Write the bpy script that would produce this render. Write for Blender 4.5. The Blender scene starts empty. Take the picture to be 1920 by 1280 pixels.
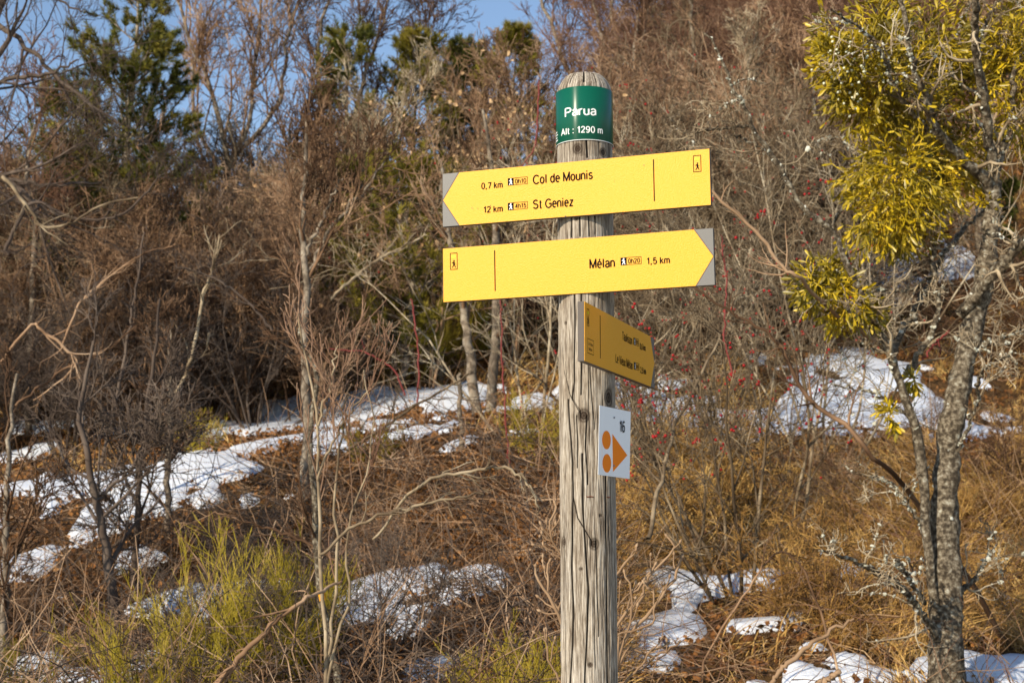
import bpy, math
import numpy as np
from mathutils import Vector, Matrix

# ------------------------------------------------------------------ camera, light, exposure
SC = bpy.context.scene
EYE = 1.55
FPX = 2666.7
PITCH = math.atan(310 / FPX)
cam = bpy.data.cameras.new('camera'); camo = bpy.data.objects.new('camera', cam)
SC.collection.objects.link(camo); SC.camera = camo
camo.location = (0, 0, EYE); camo.rotation_euler = (math.pi / 2 + PITCH, 0, 0)
cam.lens = 50; cam.sensor_width = 36; cam.clip_end = 3000; cam.clip_start = 0.05
cam.dof.use_dof = True; cam.dof.focus_distance = 3.02; cam.dof.aperture_fstop = 10

SUN_AZ = math.radians(222); SUN_EL = math.radians(27)
W = bpy.data.worlds.new('World'); SC.world = W; W.use_nodes = True
wn = W.node_tree; bg = wn.nodes['Background']
sky = wn.nodes.new('ShaderNodeTexSky'); sky.sky_type = 'NISHITA'; sky.sun_disc = False
sky.sun_elevation = SUN_EL; sky.sun_rotation = SUN_AZ; sky.altitude = 1300
sky.air_density = 1.0; sky.dust_density = 0.2; sky.ozone_density = 0.9
wn.links.new(sky.outputs[0], bg.inputs[0]); bg.inputs[1].default_value = 0.145
sun = bpy.data.lights.new('sun', 'SUN'); sun.energy = 4.9; sun.angle = math.radians(0.5)
sun.color = (1.0, 0.87, 0.68)
suno = bpy.data.objects.new('sun', sun); SC.collection.objects.link(suno)
SDIR = Vector((math.sin(SUN_AZ) * math.cos(SUN_EL), math.cos(SUN_AZ) * math.cos(SUN_EL), math.sin(SUN_EL)))
suno.rotation_euler = (-SDIR).to_track_quat('-Z', 'Y').to_euler(); suno.location = (-5, -5, 8)
SC.view_settings.view_transform = 'Standard'; SC.view_settings.look = 'None'
SC.view_settings.exposure = 0.28; SC.view_settings.gamma = 1.0; SC.view_settings.use_curve_mapping = False

C = SC.collection

# ------------------------------------------------------------------ helpers
_f = np.array([0, math.cos(PITCH), math.sin(PITCH)]); _u = np.array([0, -math.sin(PITCH), math.cos(PITCH)])
def ray(px, py):
    return _f + np.array([1., 0, 0]) * (px - 960) / FPX - _u * (py - 640) / FPX
def at(px, py, Y):
    r = ray(px, py); return np.array([0, 0, EYE]) + r * (Y / r[1])

def mesh_from(name, V, F, mat=None, smooth=False):
    """V (n,3); F: list of int arrays (m,k)"""
    V = np.asarray(V, dtype=np.float32); me = bpy.data.meshes.new(name)
    me.vertices.add(len(V)); me.vertices.foreach_set('co', V.ravel())
    if not isinstance(F, (list, tuple)): F = [F]
    loops = []; starts = []; tot = []; s = 0
    for f in F:
        f = np.asarray(f, dtype=np.int32)
        if len(f) == 0: continue
        k = f.shape[1]; loops.append(f.ravel())
        starts.append(s + np.arange(len(f)) * k); tot.append(np.full(len(f), k)); s += f.size
    loops = np.concatenate(loops); starts = np.concatenate(starts)
    me.loops.add(len(loops)); me.loops.foreach_set('vertex_index', loops)
    me.polygons.add(len(starts)); me.polygons.foreach_set('loop_start', starts.astype(np.int32))
    me.update(calc_edges=True)
    me.polygons.foreach_set('use_smooth', np.full(len(starts), bool(smooth)))
    if mat: me.materials.append(mat)
    return me

def fattr(me, name, vals):
    a = me.attributes.new(name, 'FLOAT', 'POINT'); a.data.foreach_set('value', np.asarray(vals, dtype=np.float32))

def link(name, me, parent=None, loc=(0, 0, 0)):
    o = bpy.data.objects.new(name, me); C.objects.link(o); o.location = loc
    if parent is not None: o.parent = parent
    return o
def tag(o, label=None, cat=None, group=None, kind=None):
    if label: o['label'] = label
    if cat: o['category'] = cat
    if group: o['group'] = group
    if kind: o['kind'] = kind
    return o
def empty(name, loc=(0, 0, 0), rz=0, label=None, cat=None, group=None):
    o = bpy.data.objects.new(name, None); C.objects.link(o); o.location = loc; o.rotation_euler = (0, 0, rz)
    o.empty_display_size = .2
    return tag(o, label, cat, group)
def copy_thing(root, loc, rz, sc, label=None, group=None):
    r = root.copy(); C.objects.link(r); r.location = loc; r.rotation_euler = (0, 0, rz); r.scale = sc
    if label: r['label'] = label
    if group: r['group'] = group
    for ch in list(root.children):
        c = ch.copy(); C.objects.link(c); c.parent = r
        for g in ch.children:
            d = g.copy(); C.objects.link(d); d.parent = c
    return r

def norm(a): return a / (np.linalg.norm(a, axis=-1, keepdims=True) + 1e-9)

def tubes(batches, sides=3):
    """batches: list of (P (B,N,3), R (B,N), sides) -> V,F"""
    VV = []; FF = []; off = 0
    for b in batches:
        P, R = b[0], b[1]; S = b[2] if len(b) > 2 else sides
        B, N, _ = P.shape
        T = np.empty_like(P); T[:, 1:-1] = P[:, 2:] - P[:, :-2]; T[:, 0] = P[:, 1] - P[:, 0]; T[:, -1] = P[:, -1] - P[:, -2]
        T = norm(T); m = norm(T.mean(1))
        ref = np.where(np.abs(m[:, 2:3]) > .8, np.array([[1., 0, 0]]), np.array([[0, 0, 1.]]))[:, None, :]
        X = norm(np.cross(T, np.broadcast_to(ref, T.shape))); Y = np.cross(T, X)
        a = np.arange(S) * 2 * math.pi / S
        ring = P[:, :, None] + R[:, :, None, None] * (X[:, :, None] * np.cos(a)[:, None] + Y[:, :, None] * np.sin(a)[:, None])
        VV.append(ring.reshape(-1, 3))
        base = off + (np.arange(B)[:, None, None] * N + np.arange(N - 1)[None, :, None]) * S
        i = np.arange(S)[None, None, :]; j = (i + 1) % S
        q = np.stack([base + i, base + j, base + S + j, base + S + i], -1).reshape(-1, 4)
        FF.append(q); off += B * N * S
        if S == 3:
            cap = off - B * N * S + (np.arange(B)[:, None] * N + N - 1) * S + np.arange(3)[None]
            FF.append(cap)
    return np.concatenate(VV), FF

def cat_geo(parts):
    V = []; F = []; o = 0
    for v, fs in parts:
        V.append(v)
        if not isinstance(fs, (list, tuple)): fs = [fs]
        for f in fs: F.append(np.asarray(f) + o)
        o += len(v)
    return np.concatenate(V), F

def sample_poly(P, R, pid, t):
    N = P.shape[1]; x = t * (N - 1); i = np.minimum(x.astype(int), N - 2); fr = (x - i)
    p = P[pid, i] * (1 - fr)[:, None] + P[pid, i + 1] * fr[:, None]
    r = R[pid, i] * (1 - fr) + R[pid, i + 1] * fr
    return p, r, norm(P[pid, i + 1] - P[pid, i])

def walk(p0, d, L, r0, r1, n, wander, up, rng):
    B = len(p0); P = np.empty((B, n, 3)); P[:, 0] = p0; d = norm(d)
    step = (L / (n - 1))[:, None]
    for k in range(1, n):
        d = norm(d + rng.normal(0, wander, (B, 3)) + np.array([0, 0, up]) )
        P[:, k] = P[:, k - 1] + d * step
    t = np.linspace(0, 1, n)[None]
    return P, r0[:, None] * (1 - t) + r1 * t

def grow(P, R, k, ang, L, rr, n, wander, up, t0, t1, rng, rmin=.0015, taper=.5):
    B = len(P); pid = np.repeat(np.arange(B), k); t = rng.uniform(t0, t1, len(pid))
    p, r, T = sample_poly(P, R, pid, t)
    perp = rng.normal(size=p.shape); perp -= (perp * T).sum(1)[:, None] * T; perp = norm(perp)
    a = rng.normal(ang, ang * .3, len(pid))[:, None]
    d = T * np.cos(a) + perp * np.sin(a)
    ln = L * rng.uniform(.55, 1.25, len(pid)) * (1 - taper * t)
    return walk(p, d, ln, np.maximum(r * rr, rmin * 1.3), rmin, n, wander, up, rng)

def spline(pts, rad, n, jit=0, rng=None):
    pts = np.asarray(pts, float); rad = np.asarray(rad, float)
    k = len(pts); x = np.linspace(0, k - 1, n); i = np.clip(x.astype(int), 0, k - 2); f = (x - i)[:, None]
    p0 = pts[np.clip(i - 1, 0, k - 1)]; p1 = pts[i]; p2 = pts[i + 1]; p3 = pts[np.clip(i + 2, 0, k - 1)]
    P = .5 * ((2 * p1) + (-p0 + p2) * f + (2 * p0 - 5 * p1 + 4 * p2 - p3) * f ** 2 + (-p0 + 3 * p1 - 3 * p2 + p3) * f ** 3)
    R = rad[i] * (1 - f[:, 0]) + rad[i + 1] * f[:, 0]
    if jit: P[1:] += rng.normal(0, jit, (n - 1, 3))
    return P[None], R[None]

# smooth pseudo noise as sums of sines
class SNoise:
    def __init__(s, seed, n=14, f0=1., f1=4.):
        r = np.random.RandomState(seed); a = r.uniform(0, 2 * math.pi, n); f = np.exp(r.uniform(math.log(f0), math.log(f1), n))
        s.kx = f * np.cos(a); s.ky = f * np.sin(a); s.ph = r.uniform(0, 6.3, n); s.w = 1 / f ** .6; s.w /= math.sqrt((s.w ** 2).sum() / 2)
    def __call__(s, x, y):
        x = np.asarray(x, float); y = np.asarray(y, float); o = np.zeros(np.broadcast(x, y).shape)
        for a, b, p, w in zip(s.kx, s.ky, s.ph, s.w): o = o + w * np.sin(a * x + b * y + p)
        return o

# ------------------------------------------------------------------ materials
def mat_base(name):
    m = bpy.data.materials.new(name); m.use_nodes = True; nt = m.node_tree
    b = nt.nodes['Principled BSDF']; return m, nt, b
def ramp(nt, stops, fac):
    r = nt.nodes.new('ShaderNodeValToRGB'); e = r.color_ramp.elements
    while len(e) < len(stops): e.new(.5)
    for x, (p, c) in zip(e, stops): x.position = p; x.color = (*c, 1)
    nt.links.new(fac, r.inputs[0]); return r.outputs[0]
def noise(nt, scale, detail=4, vec=None, rough=.6):
    n = nt.nodes.new('ShaderNodeTexNoise'); n.inputs['Scale'].default_value = scale; n.inputs['Detail'].default_value = detail
    n.inputs['Roughness'].default_value = rough
    if vec is None:
        tc = nt.nodes.new('ShaderNodeTexCoord'); vec = tc.outputs['Object']
    nt.links.new(vec, n.inputs['Vector']); return n.outputs[0]
def bump(nt, b, h, s, d=.02):
    n = nt.nodes.new('ShaderNodeBump'); n.inputs['Strength'].default_value = s; n.inputs['Distance'].default_value = d
    nt.links.new(h, n.inputs['Height']); nt.links.new(n.outputs[0], b.inputs['Normal'])
def mixc(nt, fac, a, b, mode='MIX'):
    m = nt.nodes.new('ShaderNodeMix'); m.data_type = 'RGBA'; m.blend_type = mode
    if isinstance(fac, float): m.inputs[0].default_value = fac
    else: nt.links.new(fac, m.inputs[0])
    for s, v in ((m.inputs[6], a), (m.inputs[7], b)):
        if isinstance(v, tuple): s.default_value = (*v, 1)
        else: nt.links.new(v, s)
    return m.outputs[2]
def plain(name, col, rough=.6, spec=.3, metal=0.):
    m, nt, b = mat_base(name); b.inputs['Base Color'].default_value = (*col, 1); b.inputs['Roughness'].default_value = rough
    b.inputs['Specular IOR Level'].default_value = spec; b.inputs['Metallic'].default_value = metal
    return m
def varied(name, stops, scale=8, rough=.8, spec=.15, rnd=.35, sss=None, bumps=0):
    """colour from noise in object space mixed with a per-object random value"""
    m, nt, b = mat_base(name)
    n = noise(nt, scale, 3)
    oi = nt.nodes.new('ShaderNodeObjectInfo')
    mm = nt.nodes.new('ShaderNodeMath'); mm.operation = 'MULTIPLY_ADD'; nt.links.new(oi.outputs['Random'], mm.inputs[0])
    mm.inputs[1].default_value = rnd
    s2 = nt.nodes.new('ShaderNodeMath'); s2.operation = 'MULTIPLY_ADD'; nt.links.new(n, s2.inputs[0]); s2.inputs[1].default_value = 1.6; s2.inputs[2].default_value = -.3 - rnd / 2
    nt.links.new(s2.outputs[0], mm.inputs[2])
    nt.links.new(ramp(nt, stops, mm.outputs[0]), b.inputs['Base Color'])
    b.inputs['Roughness'].default_value = rough; b.inputs['Specular IOR Level'].default_value = spec
    if bumps: bump(nt, b, noise(nt, scale * 6, 4), bumps, .01)
    return m

M = {}
M['twig'] = varied('twig_bark', [(0, (.03, .016, .008)), (.40, (.10, .055, .030)), (.6, (.29, .175, .10)), (1, (.58, .42, .28))], 3.0)
M['twig_red'] = varied('red_brown_twig_bark', [(0, (.045, .02, .012)), (.5, (.17, .09, .055)), (1, (.44, .29, .19))], 3.0)
M['twig_grey'] = varied('grey_twig_bark', [(0, (.04, .026, .016)), (.45, (.15, .108, .066)), (.65, (.34, .265, .17)), (1, (.60, .52, .38))], 5.0)
M['twig_dark'] = varied('dark_twig_bark', [(0, (.04, .03, .025)), (.5, (.09, .065, .05)), (1, (.18, .14, .11))], 4.0)
M['twig_tan'] = varied('tan_twig_bark', [(0, (.18, .11, .06)), (.5, (.32, .21, .125)), (1, (.48, .35, .23))], 9.0)
M['lichen_bark'] = varied('lichened_bark', [(0, (.03, .022, .016)), (.38, (.09, .07, .048)), (.52, (.20, .16, .11)), (.66, (.33, .28, .20)), (.84, (.58, .56, .46)), (1, (.7, .7, .6))], 55, bumps=1.0, rnd=0.0)
M['bark'] = varied('grey_bark', [(0, (.05, .04, .03)), (.45, (.14, .11, .08)), (.6, (.27, .22, .165)), (1, (.42, .37, .29))], 14, bumps=.6, rnd=.1)
M['grass'] = varied('dry_grass', [(0, (.12, .058, .016)), (.4, (.31, .17, .045)), (.65, (.56, .35, .11)), (1, (.78, .58, .27))], 5.0, rough=.65, spec=.25)
M['litter'] = varied('dead_leaf', [(0, (.06, .024, .009)), (.4, (.18, .075, .022)), (.65, (.38, .18, .06)), (1, (.65, .42, .2))], 9.0)
M['tanleaf'] = varied('withered_leaf', [(0, (.24, .13, .06)), (.5, (.44, .28, .14)), (1, (.62, .45, .27))], 20.0)
M['broom'] = varied('broom_stem', [(0, (.10, .08, .010)), (.4, (.22, .17, .015)), (.65, (.38, .29, .03)), (1, (.45, .30, .12))], 4.0, rough=.6)
M['pine'] = varied('pine_needles', [(0, (.02, .03, .007)), (.42, (.09, .10, .018)), (.7, (.22, .19, .03)), (1, (.38, .30, .08))], 3.5, rough=.6)
M['yellowgreen'] = varied('olive_conifer_needles', [(0, (.035, .036, .005)), (.45, (.16, .14, .016)), (1, (.38, .30, .05))], 2.5, rough=.6)
M['mistletoe'] = varied('mistletoe_leaf', [(0, (.05, .045, .003)), (.38, (.24, .18, .006)), (.64, (.60, .42, .010)), (1, (.90, .60, .04))], 7.0, rough=.42, spec=.5, rnd=.3)
M['berry_white'] = plain('white_berry', (.72, .74, .55), .35, .5)
M['berry_red'] = plain('red_berry', (.33, .006, .008), .45, .3)
M['red_stem'] = plain('red_stem', (.20, .035, .03), .6)
M['paint'] = plain('orange_paint', (.75, .33, .02), .6)

def m_ground():
    m, nt, b = mat_base('hillside_soil')
    tc = nt.nodes.new('ShaderNodeTexCoord'); v = tc.outputs['Object']
    n1 = noise(nt, .9, 8, v, .7); n2 = noise(nt, 14, 6, v, .7)
    c1 = ramp(nt, [(.25, (.03, .017, .009)), (.45, (.10, .05, .02)), (.6, (.19, .10, .035)), (.8, (.32, .18, .07))], n2)
    c2 = ramp(nt, [(.3, (.06, .035, .02)), (.6, (.15, .085, .035)), (.8, (.13, .12, .03))], n1)
    nt.links.new(mixc(nt, .45, c1, c2), b.inputs['Base Color']); b.inputs['Roughness'].default_value = .95
    b.inputs['Specular IOR Level'].default_value = .1
    bump(nt, b, noise(nt, 30, 6, v, .75), .9, .05); return m
def m_snow():
    m, nt, b = mat_base('old_snow')
    tc = nt.nodes.new('ShaderNodeTexCoord'); v = tc.outputs['Object']
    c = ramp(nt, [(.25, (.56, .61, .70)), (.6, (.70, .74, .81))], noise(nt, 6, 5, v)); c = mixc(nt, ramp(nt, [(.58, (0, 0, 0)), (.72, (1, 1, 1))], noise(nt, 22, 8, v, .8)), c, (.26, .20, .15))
    nt.links.new(c, b.inputs['Base Color']); b.inputs['Roughness'].default_value = .55
    b.inputs['Subsurface Weight'].default_value = .3; b.inputs['Subsurface Radius'].default_value = (.05, .06, .08); b.inputs['Subsurface Scale'].default_value = .5
    bump(nt, b, noise(nt, 25, 5, v), .5, .03); return m
M['ground'] = m_ground(); M['snow'] = m_snow()

# ------------------------------------------------------------------ terrain
_gy = np.array([-60, 0, 3.4, 4.6, 5.6, 6.1, 7.2, 8.4, 9.5, 11.8, 13.2, 14.9, 17.2, 25, 40, 70, 120, 500.])
_gz = np.array([-1.9, -1.6, -1.55, -1.25, -.95, -.76, -.60, -.12, .36, .70, 1.25, 2.05, 2.55, 4.7, 8.4, 12.5, 15, 15.]) + EYE
n_a = SNoise(1, 10, .25, .9); n_b = SNoise(2, 14, .9, 3.2); n_c = SNoise(3, 16, 3, 11)
def ss(x): x = np.clip(x, 0, 1); return x * x * (3 - 2 * x)
def _prof(y):
    return (np.interp(y - .25, _gy, _gz) + np.interp(y + .25, _gy, _gz) + np.interp(y, _gy, _gz)) / 3
def gz(x, y):
    x = np.asarray(x, float); y = np.asarray(y, float)
    yy = y + .22 * n_a(x, 3.3) * ss((y - 4) / 3)
    z = _prof(yy)
    z = z + np.where(x < 0, np.maximum(x, -7) * .10, 0) * ss((y - 4.5) / 3)
    z = z + 5.0 * ss((x - 1) / 12) * ss((y - 16) / 26) + 2.2 * ss((x - 1.5) / 5) * ss((y - 13.5) / 8)
    z = z + .22 * np.exp(-(((x - 3.1) / 1.2) ** 2 + ((y - 12.3) / .8) ** 2))
    far = ss((y - 4.5) / 2)
    z = z + far * (.05 * n_b(x, y) + .012 * n_c(x, y)) + .25 * ss((y - 16) / 8) * n_a(x * .8, y * .8)
    return z
def hit(px, py, y0=4.5, y1=60):
    r = ray(px, py); r = r / r[1]; Y = np.arange(y0, y1, .03)
    g = gz(r[0] * Y, Y); zz = EYE + r[2] * Y; k = np.argmax(g >= zz)
    return np.array([r[0] * Y[k], Y[k], g[k]])

yr = np.concatenate([np.linspace(-40, 3, 20), np.linspace(3.2, 20, 230), 20 + 480 * np.linspace(0, 1, 90)[1:] ** 2.2])
uc = np.linspace(-1, 1, 220); uc = np.sign(uc) * np.abs(uc) ** 1.5
YY, UU = np.meshgrid(yr, uc, indexing='ij'); XX = UU * (14 + np.abs(YY) * .9)
V = np.stack([XX, YY, gz(XX, YY)], -1).reshape(-1, 3)
def grid_faces(a, b):
    i = (np.arange(a - 1)[:, None] * b + np.arange(b - 1)[None]).ravel()
    return np.stack([i, i + 1, i + b + 1, i + b], -1)
g = link('ground', mesh_from('ground', V, grid_faces(*YY.shape), M['ground'], True)); tag(g, 'brown leaf-strewn hillside rising behind the signpost', kind='structure')

rx, ry = np.meshgrid(np.linspace(-60, 60, 121), np.linspace(-4.5, 3.5, 17)); rz = gz(rx, ry) + .004  # unseen pale ground around the post, added to bounce warm light onto shaded boards
m_, nt_, b_ = mat_base('pale_bounce_gravel'); nt_.links.new(ramp(nt_, [(.3, (.30, .26, .20)), (.7, (.52, .46, .37))], noise(nt_, 40, 6)), b_.inputs['Base Color']); b_.inputs['Roughness'].default_value = .95
tag(link('bounce_ground', mesh_from('bounce_ground', np.stack([rx, ry, rz], -1).reshape(-1, 3), grid_faces(*rx.shape), m_, True)), 'unseen pale gravel sheet added to bounce light up onto the signpost', kind='structure')

# snow patches: (px, py, half width m, half depth m, rotation deg)
SN = [(250, 900, .85, .75, 12), (400, 880, .5, .28, 20), (150, 925, .42, .3, 0), (235, 975, .3, .16, 10), (110, 800, .5, .16, 0), (240, 808, .45, .18, 0), (60, 850, .32, .14, 0),
      (620, 785, .9, .7, 24), (500, 835, .95, .55, 24), (330, 800, .35, .12, 0),
      (760, 818, .5, .10, 25), (840, 770, .7, .7, 0), (970, 775, .8, .65, 0), (1000, 815, .45, .12, 10), (1160, 780, .8, .7, 0), (1260, 780, .7, .7, 0), (1330, 785, .5, .5, 0),
      (1400, 790, .9, .7, 0), (1540, 785, .9, .6, 0), (1620, 700, .65, .9, 0), (1700, 790, .6, .35, 0), (1860, 812, .9, .16, 0), (1570, 740, .5, .6, 0),
      (730, 547, .35, .12, 0), (800, 543, .5, .15, 0), (1600, 475, .55, .6, 0), (1680, 500, .45, .9, 0), (1790, 490, .3, .5, 0), (1850, 720, .3, .2, 0),
      (45, 1070, .14, .10, 0), (100, 1125, .14, .08, 0), (150, 1170, .25, .11, 0), (250, 1140, .3, .15, 0), (270, 1060, .3, .1, 0), (430, 940, .35, .12, 0),
      (740, 1110, .26, .15, 15), (800, 1085, .26, .14, 0), (690, 1155, .25, .18, 0), (460, 1130, .28, .2, 0), (560, 1190, .25, .16, 0), (900, 1095, .22, .12, 0),
      (840, 1250, .26, .2, 0), (590, 1265, .2, .14, 0), (30, 1260, .3, .2, 0), (180, 1275, .2, .1, 0), (790, 1185, .16, .1, 0),
      (1262, 1190, .15, .24, 0), (1240, 1240, .14, .12, 0), (1310, 1100, .22, .08, -25), (1410, 1098, .15, .08, 20), (1450, 1082, .16, .08, 25), (1590, 1072, .07, .08, 0),
      (1445, 1180, .13, .09, -30), (1500, 1160, .06, .05, 0), (1520, 1212, .14, .07, -20), (1600, 1245, .12, .06, 0), (1700, 1278, .6, .12, 0), (1850, 1270, .5, .16, 0), (1900, 1132, .16, .08, 0), (1660, 1225, .12, .05, 0),
      (1550, 1048, .05, .04, 0)]
SNW = []
for px, py, a, b, r in SN:
    h = hit(px, py); SNW.append((h[0], h[1], a, b, math.radians(r)))
n_s = SNoise(7, 18, 2.5, 9); n_s2 = SNoise(8, 18, 9, 26)
def snow_mask(x, y):
    m = np.full(np.shape(x), -3.)
    for cx, cy, a, b, r in SNW:
        dx = x - cx; dy = y - cy; c, s = math.cos(r), math.sin(r)
        q = np.sqrt(((dx * c + dy * s) / a) ** 2 + ((-dx * s + dy * c) / b) ** 2)
        m = np.maximum(m, (1 - q) * min(1, (min(a, b) / .35 + .3)))
    return m + .28 * n_s(x, y) + .26 * n_s2(x, y)
def snow_grid(x0, x1, y0, y1, st):
    xs = np.arange(x0, x1, st); ys = np.arange(y0, y1, st); Yg, Xg = np.meshgrid(ys, xs, indexing='ij')
    m = snow_mask(Xg, Yg); t = np.clip(m, -.5, 1)
    th = -.03 + .06 * ss((t + .06) / .28) + .012 * np.clip(t, 0, 1)
    Z = gz(Xg, Yg) + th; F = grid_faces(*Xg.shape); mf = m.ravel()
    F = F[(mf[F] > -.2).any(1)]
    return np.stack([Xg, Yg, Z], -1).reshape(-1, 3), F
def compact(V, F):
    u, inv = np.unique(F, return_inverse=True); return V[u], inv.reshape(F.shape)
parts = [compact(*snow_grid(-4.5, 4.2, 4.6, 14.0, .035)), compact(*snow_grid(-3.5, 8, 14.0, 24, .07))]
v, f = cat_geo(parts)
tag(link('snow', mesh_from('snow', v, f, M['snow'], True)), 'patches of old snow lying on the terraces of the hillside', kind='structure')

# ------------------------------------------------------------------ signpost
def m_post():
    m, nt, b = mat_base('weathered_wood')
    at_g = nt.nodes.new('ShaderNodeAttribute'); at_g.attribute_name = 'grain'
    at_k = nt.nodes.new('ShaderNodeAttribute'); at_k.attribute_name = 'knot'
    at_c = nt.nodes.new('ShaderNodeAttribute'); at_c.attribute_name = 'crack'
    tc = nt.nodes.new('ShaderNodeTexCoord'); mp = nt.nodes.new('ShaderNodeMapping'); mp.inputs['Scale'].default_value = (1, 1, .06); nt.links.new(tc.outputs['Object'], mp.inputs[0])
    fn = noise(nt, 420, 4, mp.outputs[0], .7); ad = nt.nodes.new('ShaderNodeMath'); ad.operation = 'MULTIPLY_ADD'; nt.links.new(fn, ad.inputs[0]); ad.inputs[1].default_value = 1.7; nt.links.new(at_g.outputs['Fac'], ad.inputs[2])
    sb = nt.nodes.new('ShaderNodeMath'); sb.operation = 'SUBTRACT'; nt.links.new(ad.outputs[0], sb.inputs[0]); sb.inputs[1].default_value = .86
    c = ramp(nt, [(.0, (.055, .043, .033)), (.3, (.21, .175, .138)), (.55, (.37, .33, .275)), (.9, (.64, .59, .51))], sb.outputs[0]); bump(nt, b, fn, .5, .002)
    c = mixc(nt, at_k.outputs['Fac'], c, (.035, .02, .011))
    cm = nt.nodes.new('ShaderNodeMath'); cm.operation = 'MULTIPLY'; cm.use_clamp = True; nt.links.new(at_c.outputs['Fac'], cm.inputs[0]); cm.inputs[1].default_value = 1.7; c = mixc(nt, cm.outputs[0], c, (.010, .007, .004))
    mp2 = nt.nodes.new('ShaderNodeMapping'); mp2.inputs['Scale'].default_value = (1, 1, .35); nt.links.new(tc.outputs['Object'], mp2.inputs[0]); n = noise(nt, 16, 6, mp2.outputs[0], .7); st = ramp(nt, [(.34, (.50, .44, .38)), (.48, (.85, .82, .78)), (.62, (1, 1, 1))], n)
    c = mixc(nt, 1.0, c, st, 'MULTIPLY')
    nt.links.new(c, b.inputs['Base Color']); b.inputs['Roughness'].default_value = .8; b.inputs['Specular IOR Level'].default_value = .2
    return m
M['post'] = m_post()
def m_yellow():
    m, nt, b = mat_base('yellow_enamel')
    c = ramp(nt, [(.25, (.78, .365, .012)), (.5, (.82, .395, .020)), (.75, (.86, .425, .036))], noise(nt, 140, 6, None, .8))
    nt.links.new(c, b.inputs['Base Color']); b.inputs['Roughness'].default_value = .42; b.inputs['Specular IOR Level'].default_value = .32
    bump(nt, b, noise(nt, 330, 3), .55, .002); return m
M['yellow'] = m_yellow()
M['boardedge'] = plain('brown_grey_board_edge', (.10, .085, .075), .6)
M['ink'] = plain('black_print', (.004, .004, .005), .7, .05)
M['inkyellow'] = plain('lemon_print', (.75, .70, .02), .5)
def m_corner():
    m, nt, b = mat_base('grey_hatched_corner')
    tc = nt.nodes.new('ShaderNodeTexCoord'); w = nt.nodes.new('ShaderNodeTexWave'); w.inputs['Scale'].default_value = 260; w.bands_direction = 'DIAGONAL'
    nt.links.new(tc.outputs['Object'], w.inputs[0])
    nt.links.new(ramp(nt, [(.2, (.085, .083, .08)), (.8, (.19, .185, .175))], w.outputs[1]), b.inputs['Base Color']); b.inputs['Roughness'].default_value = .5
    return m
M['corner'] = m_corner()
M['green'] = plain('green_enamel', (.002, .092, .054), .33, .45)
_nt = M['green'].node_tree; _b = _nt.nodes['Principled BSDF']; _b.inputs['Anisotropic'].default_value = .93; _t = _nt.nodes.new('ShaderNodeTangent'); _t.direction_type = 'RADIAL'; _t.axis = 'Z'
_nt.links.new(_t.outputs[0], _b.inputs['Tangent']); _b.inputs['Anisotropic Rotation'].default_value = .25
M['white'] = plain('white_print', (.82, .84, .82), .4)
M['plate'] = plain('white_plastic', (.90, .91, .92), .35, .5)
M['orange'] = plain('orange_print', (.95, .24, .001), .5, .2)
M['steel'] = plain('nail_steel', (.20, .22, .25), .4, .5, .7)
M['rust'] = plain('rusty_iron', (.14, .045, .02), .8)

PX, PY, PR = .1595, 3.06, .0598
def pcx(z): return PX + (2.5 - z) * .0030
post_base = (pcx(0), PY, float(gz(PX, PY)) - .02)
S = empty('signpost', post_base, 0, 'weathered round wooden signpost with green name band and yellow direction boards', 'signpost')
def prel(p): return tuple(np.asarray(p, float) - np.array(post_base))

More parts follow.
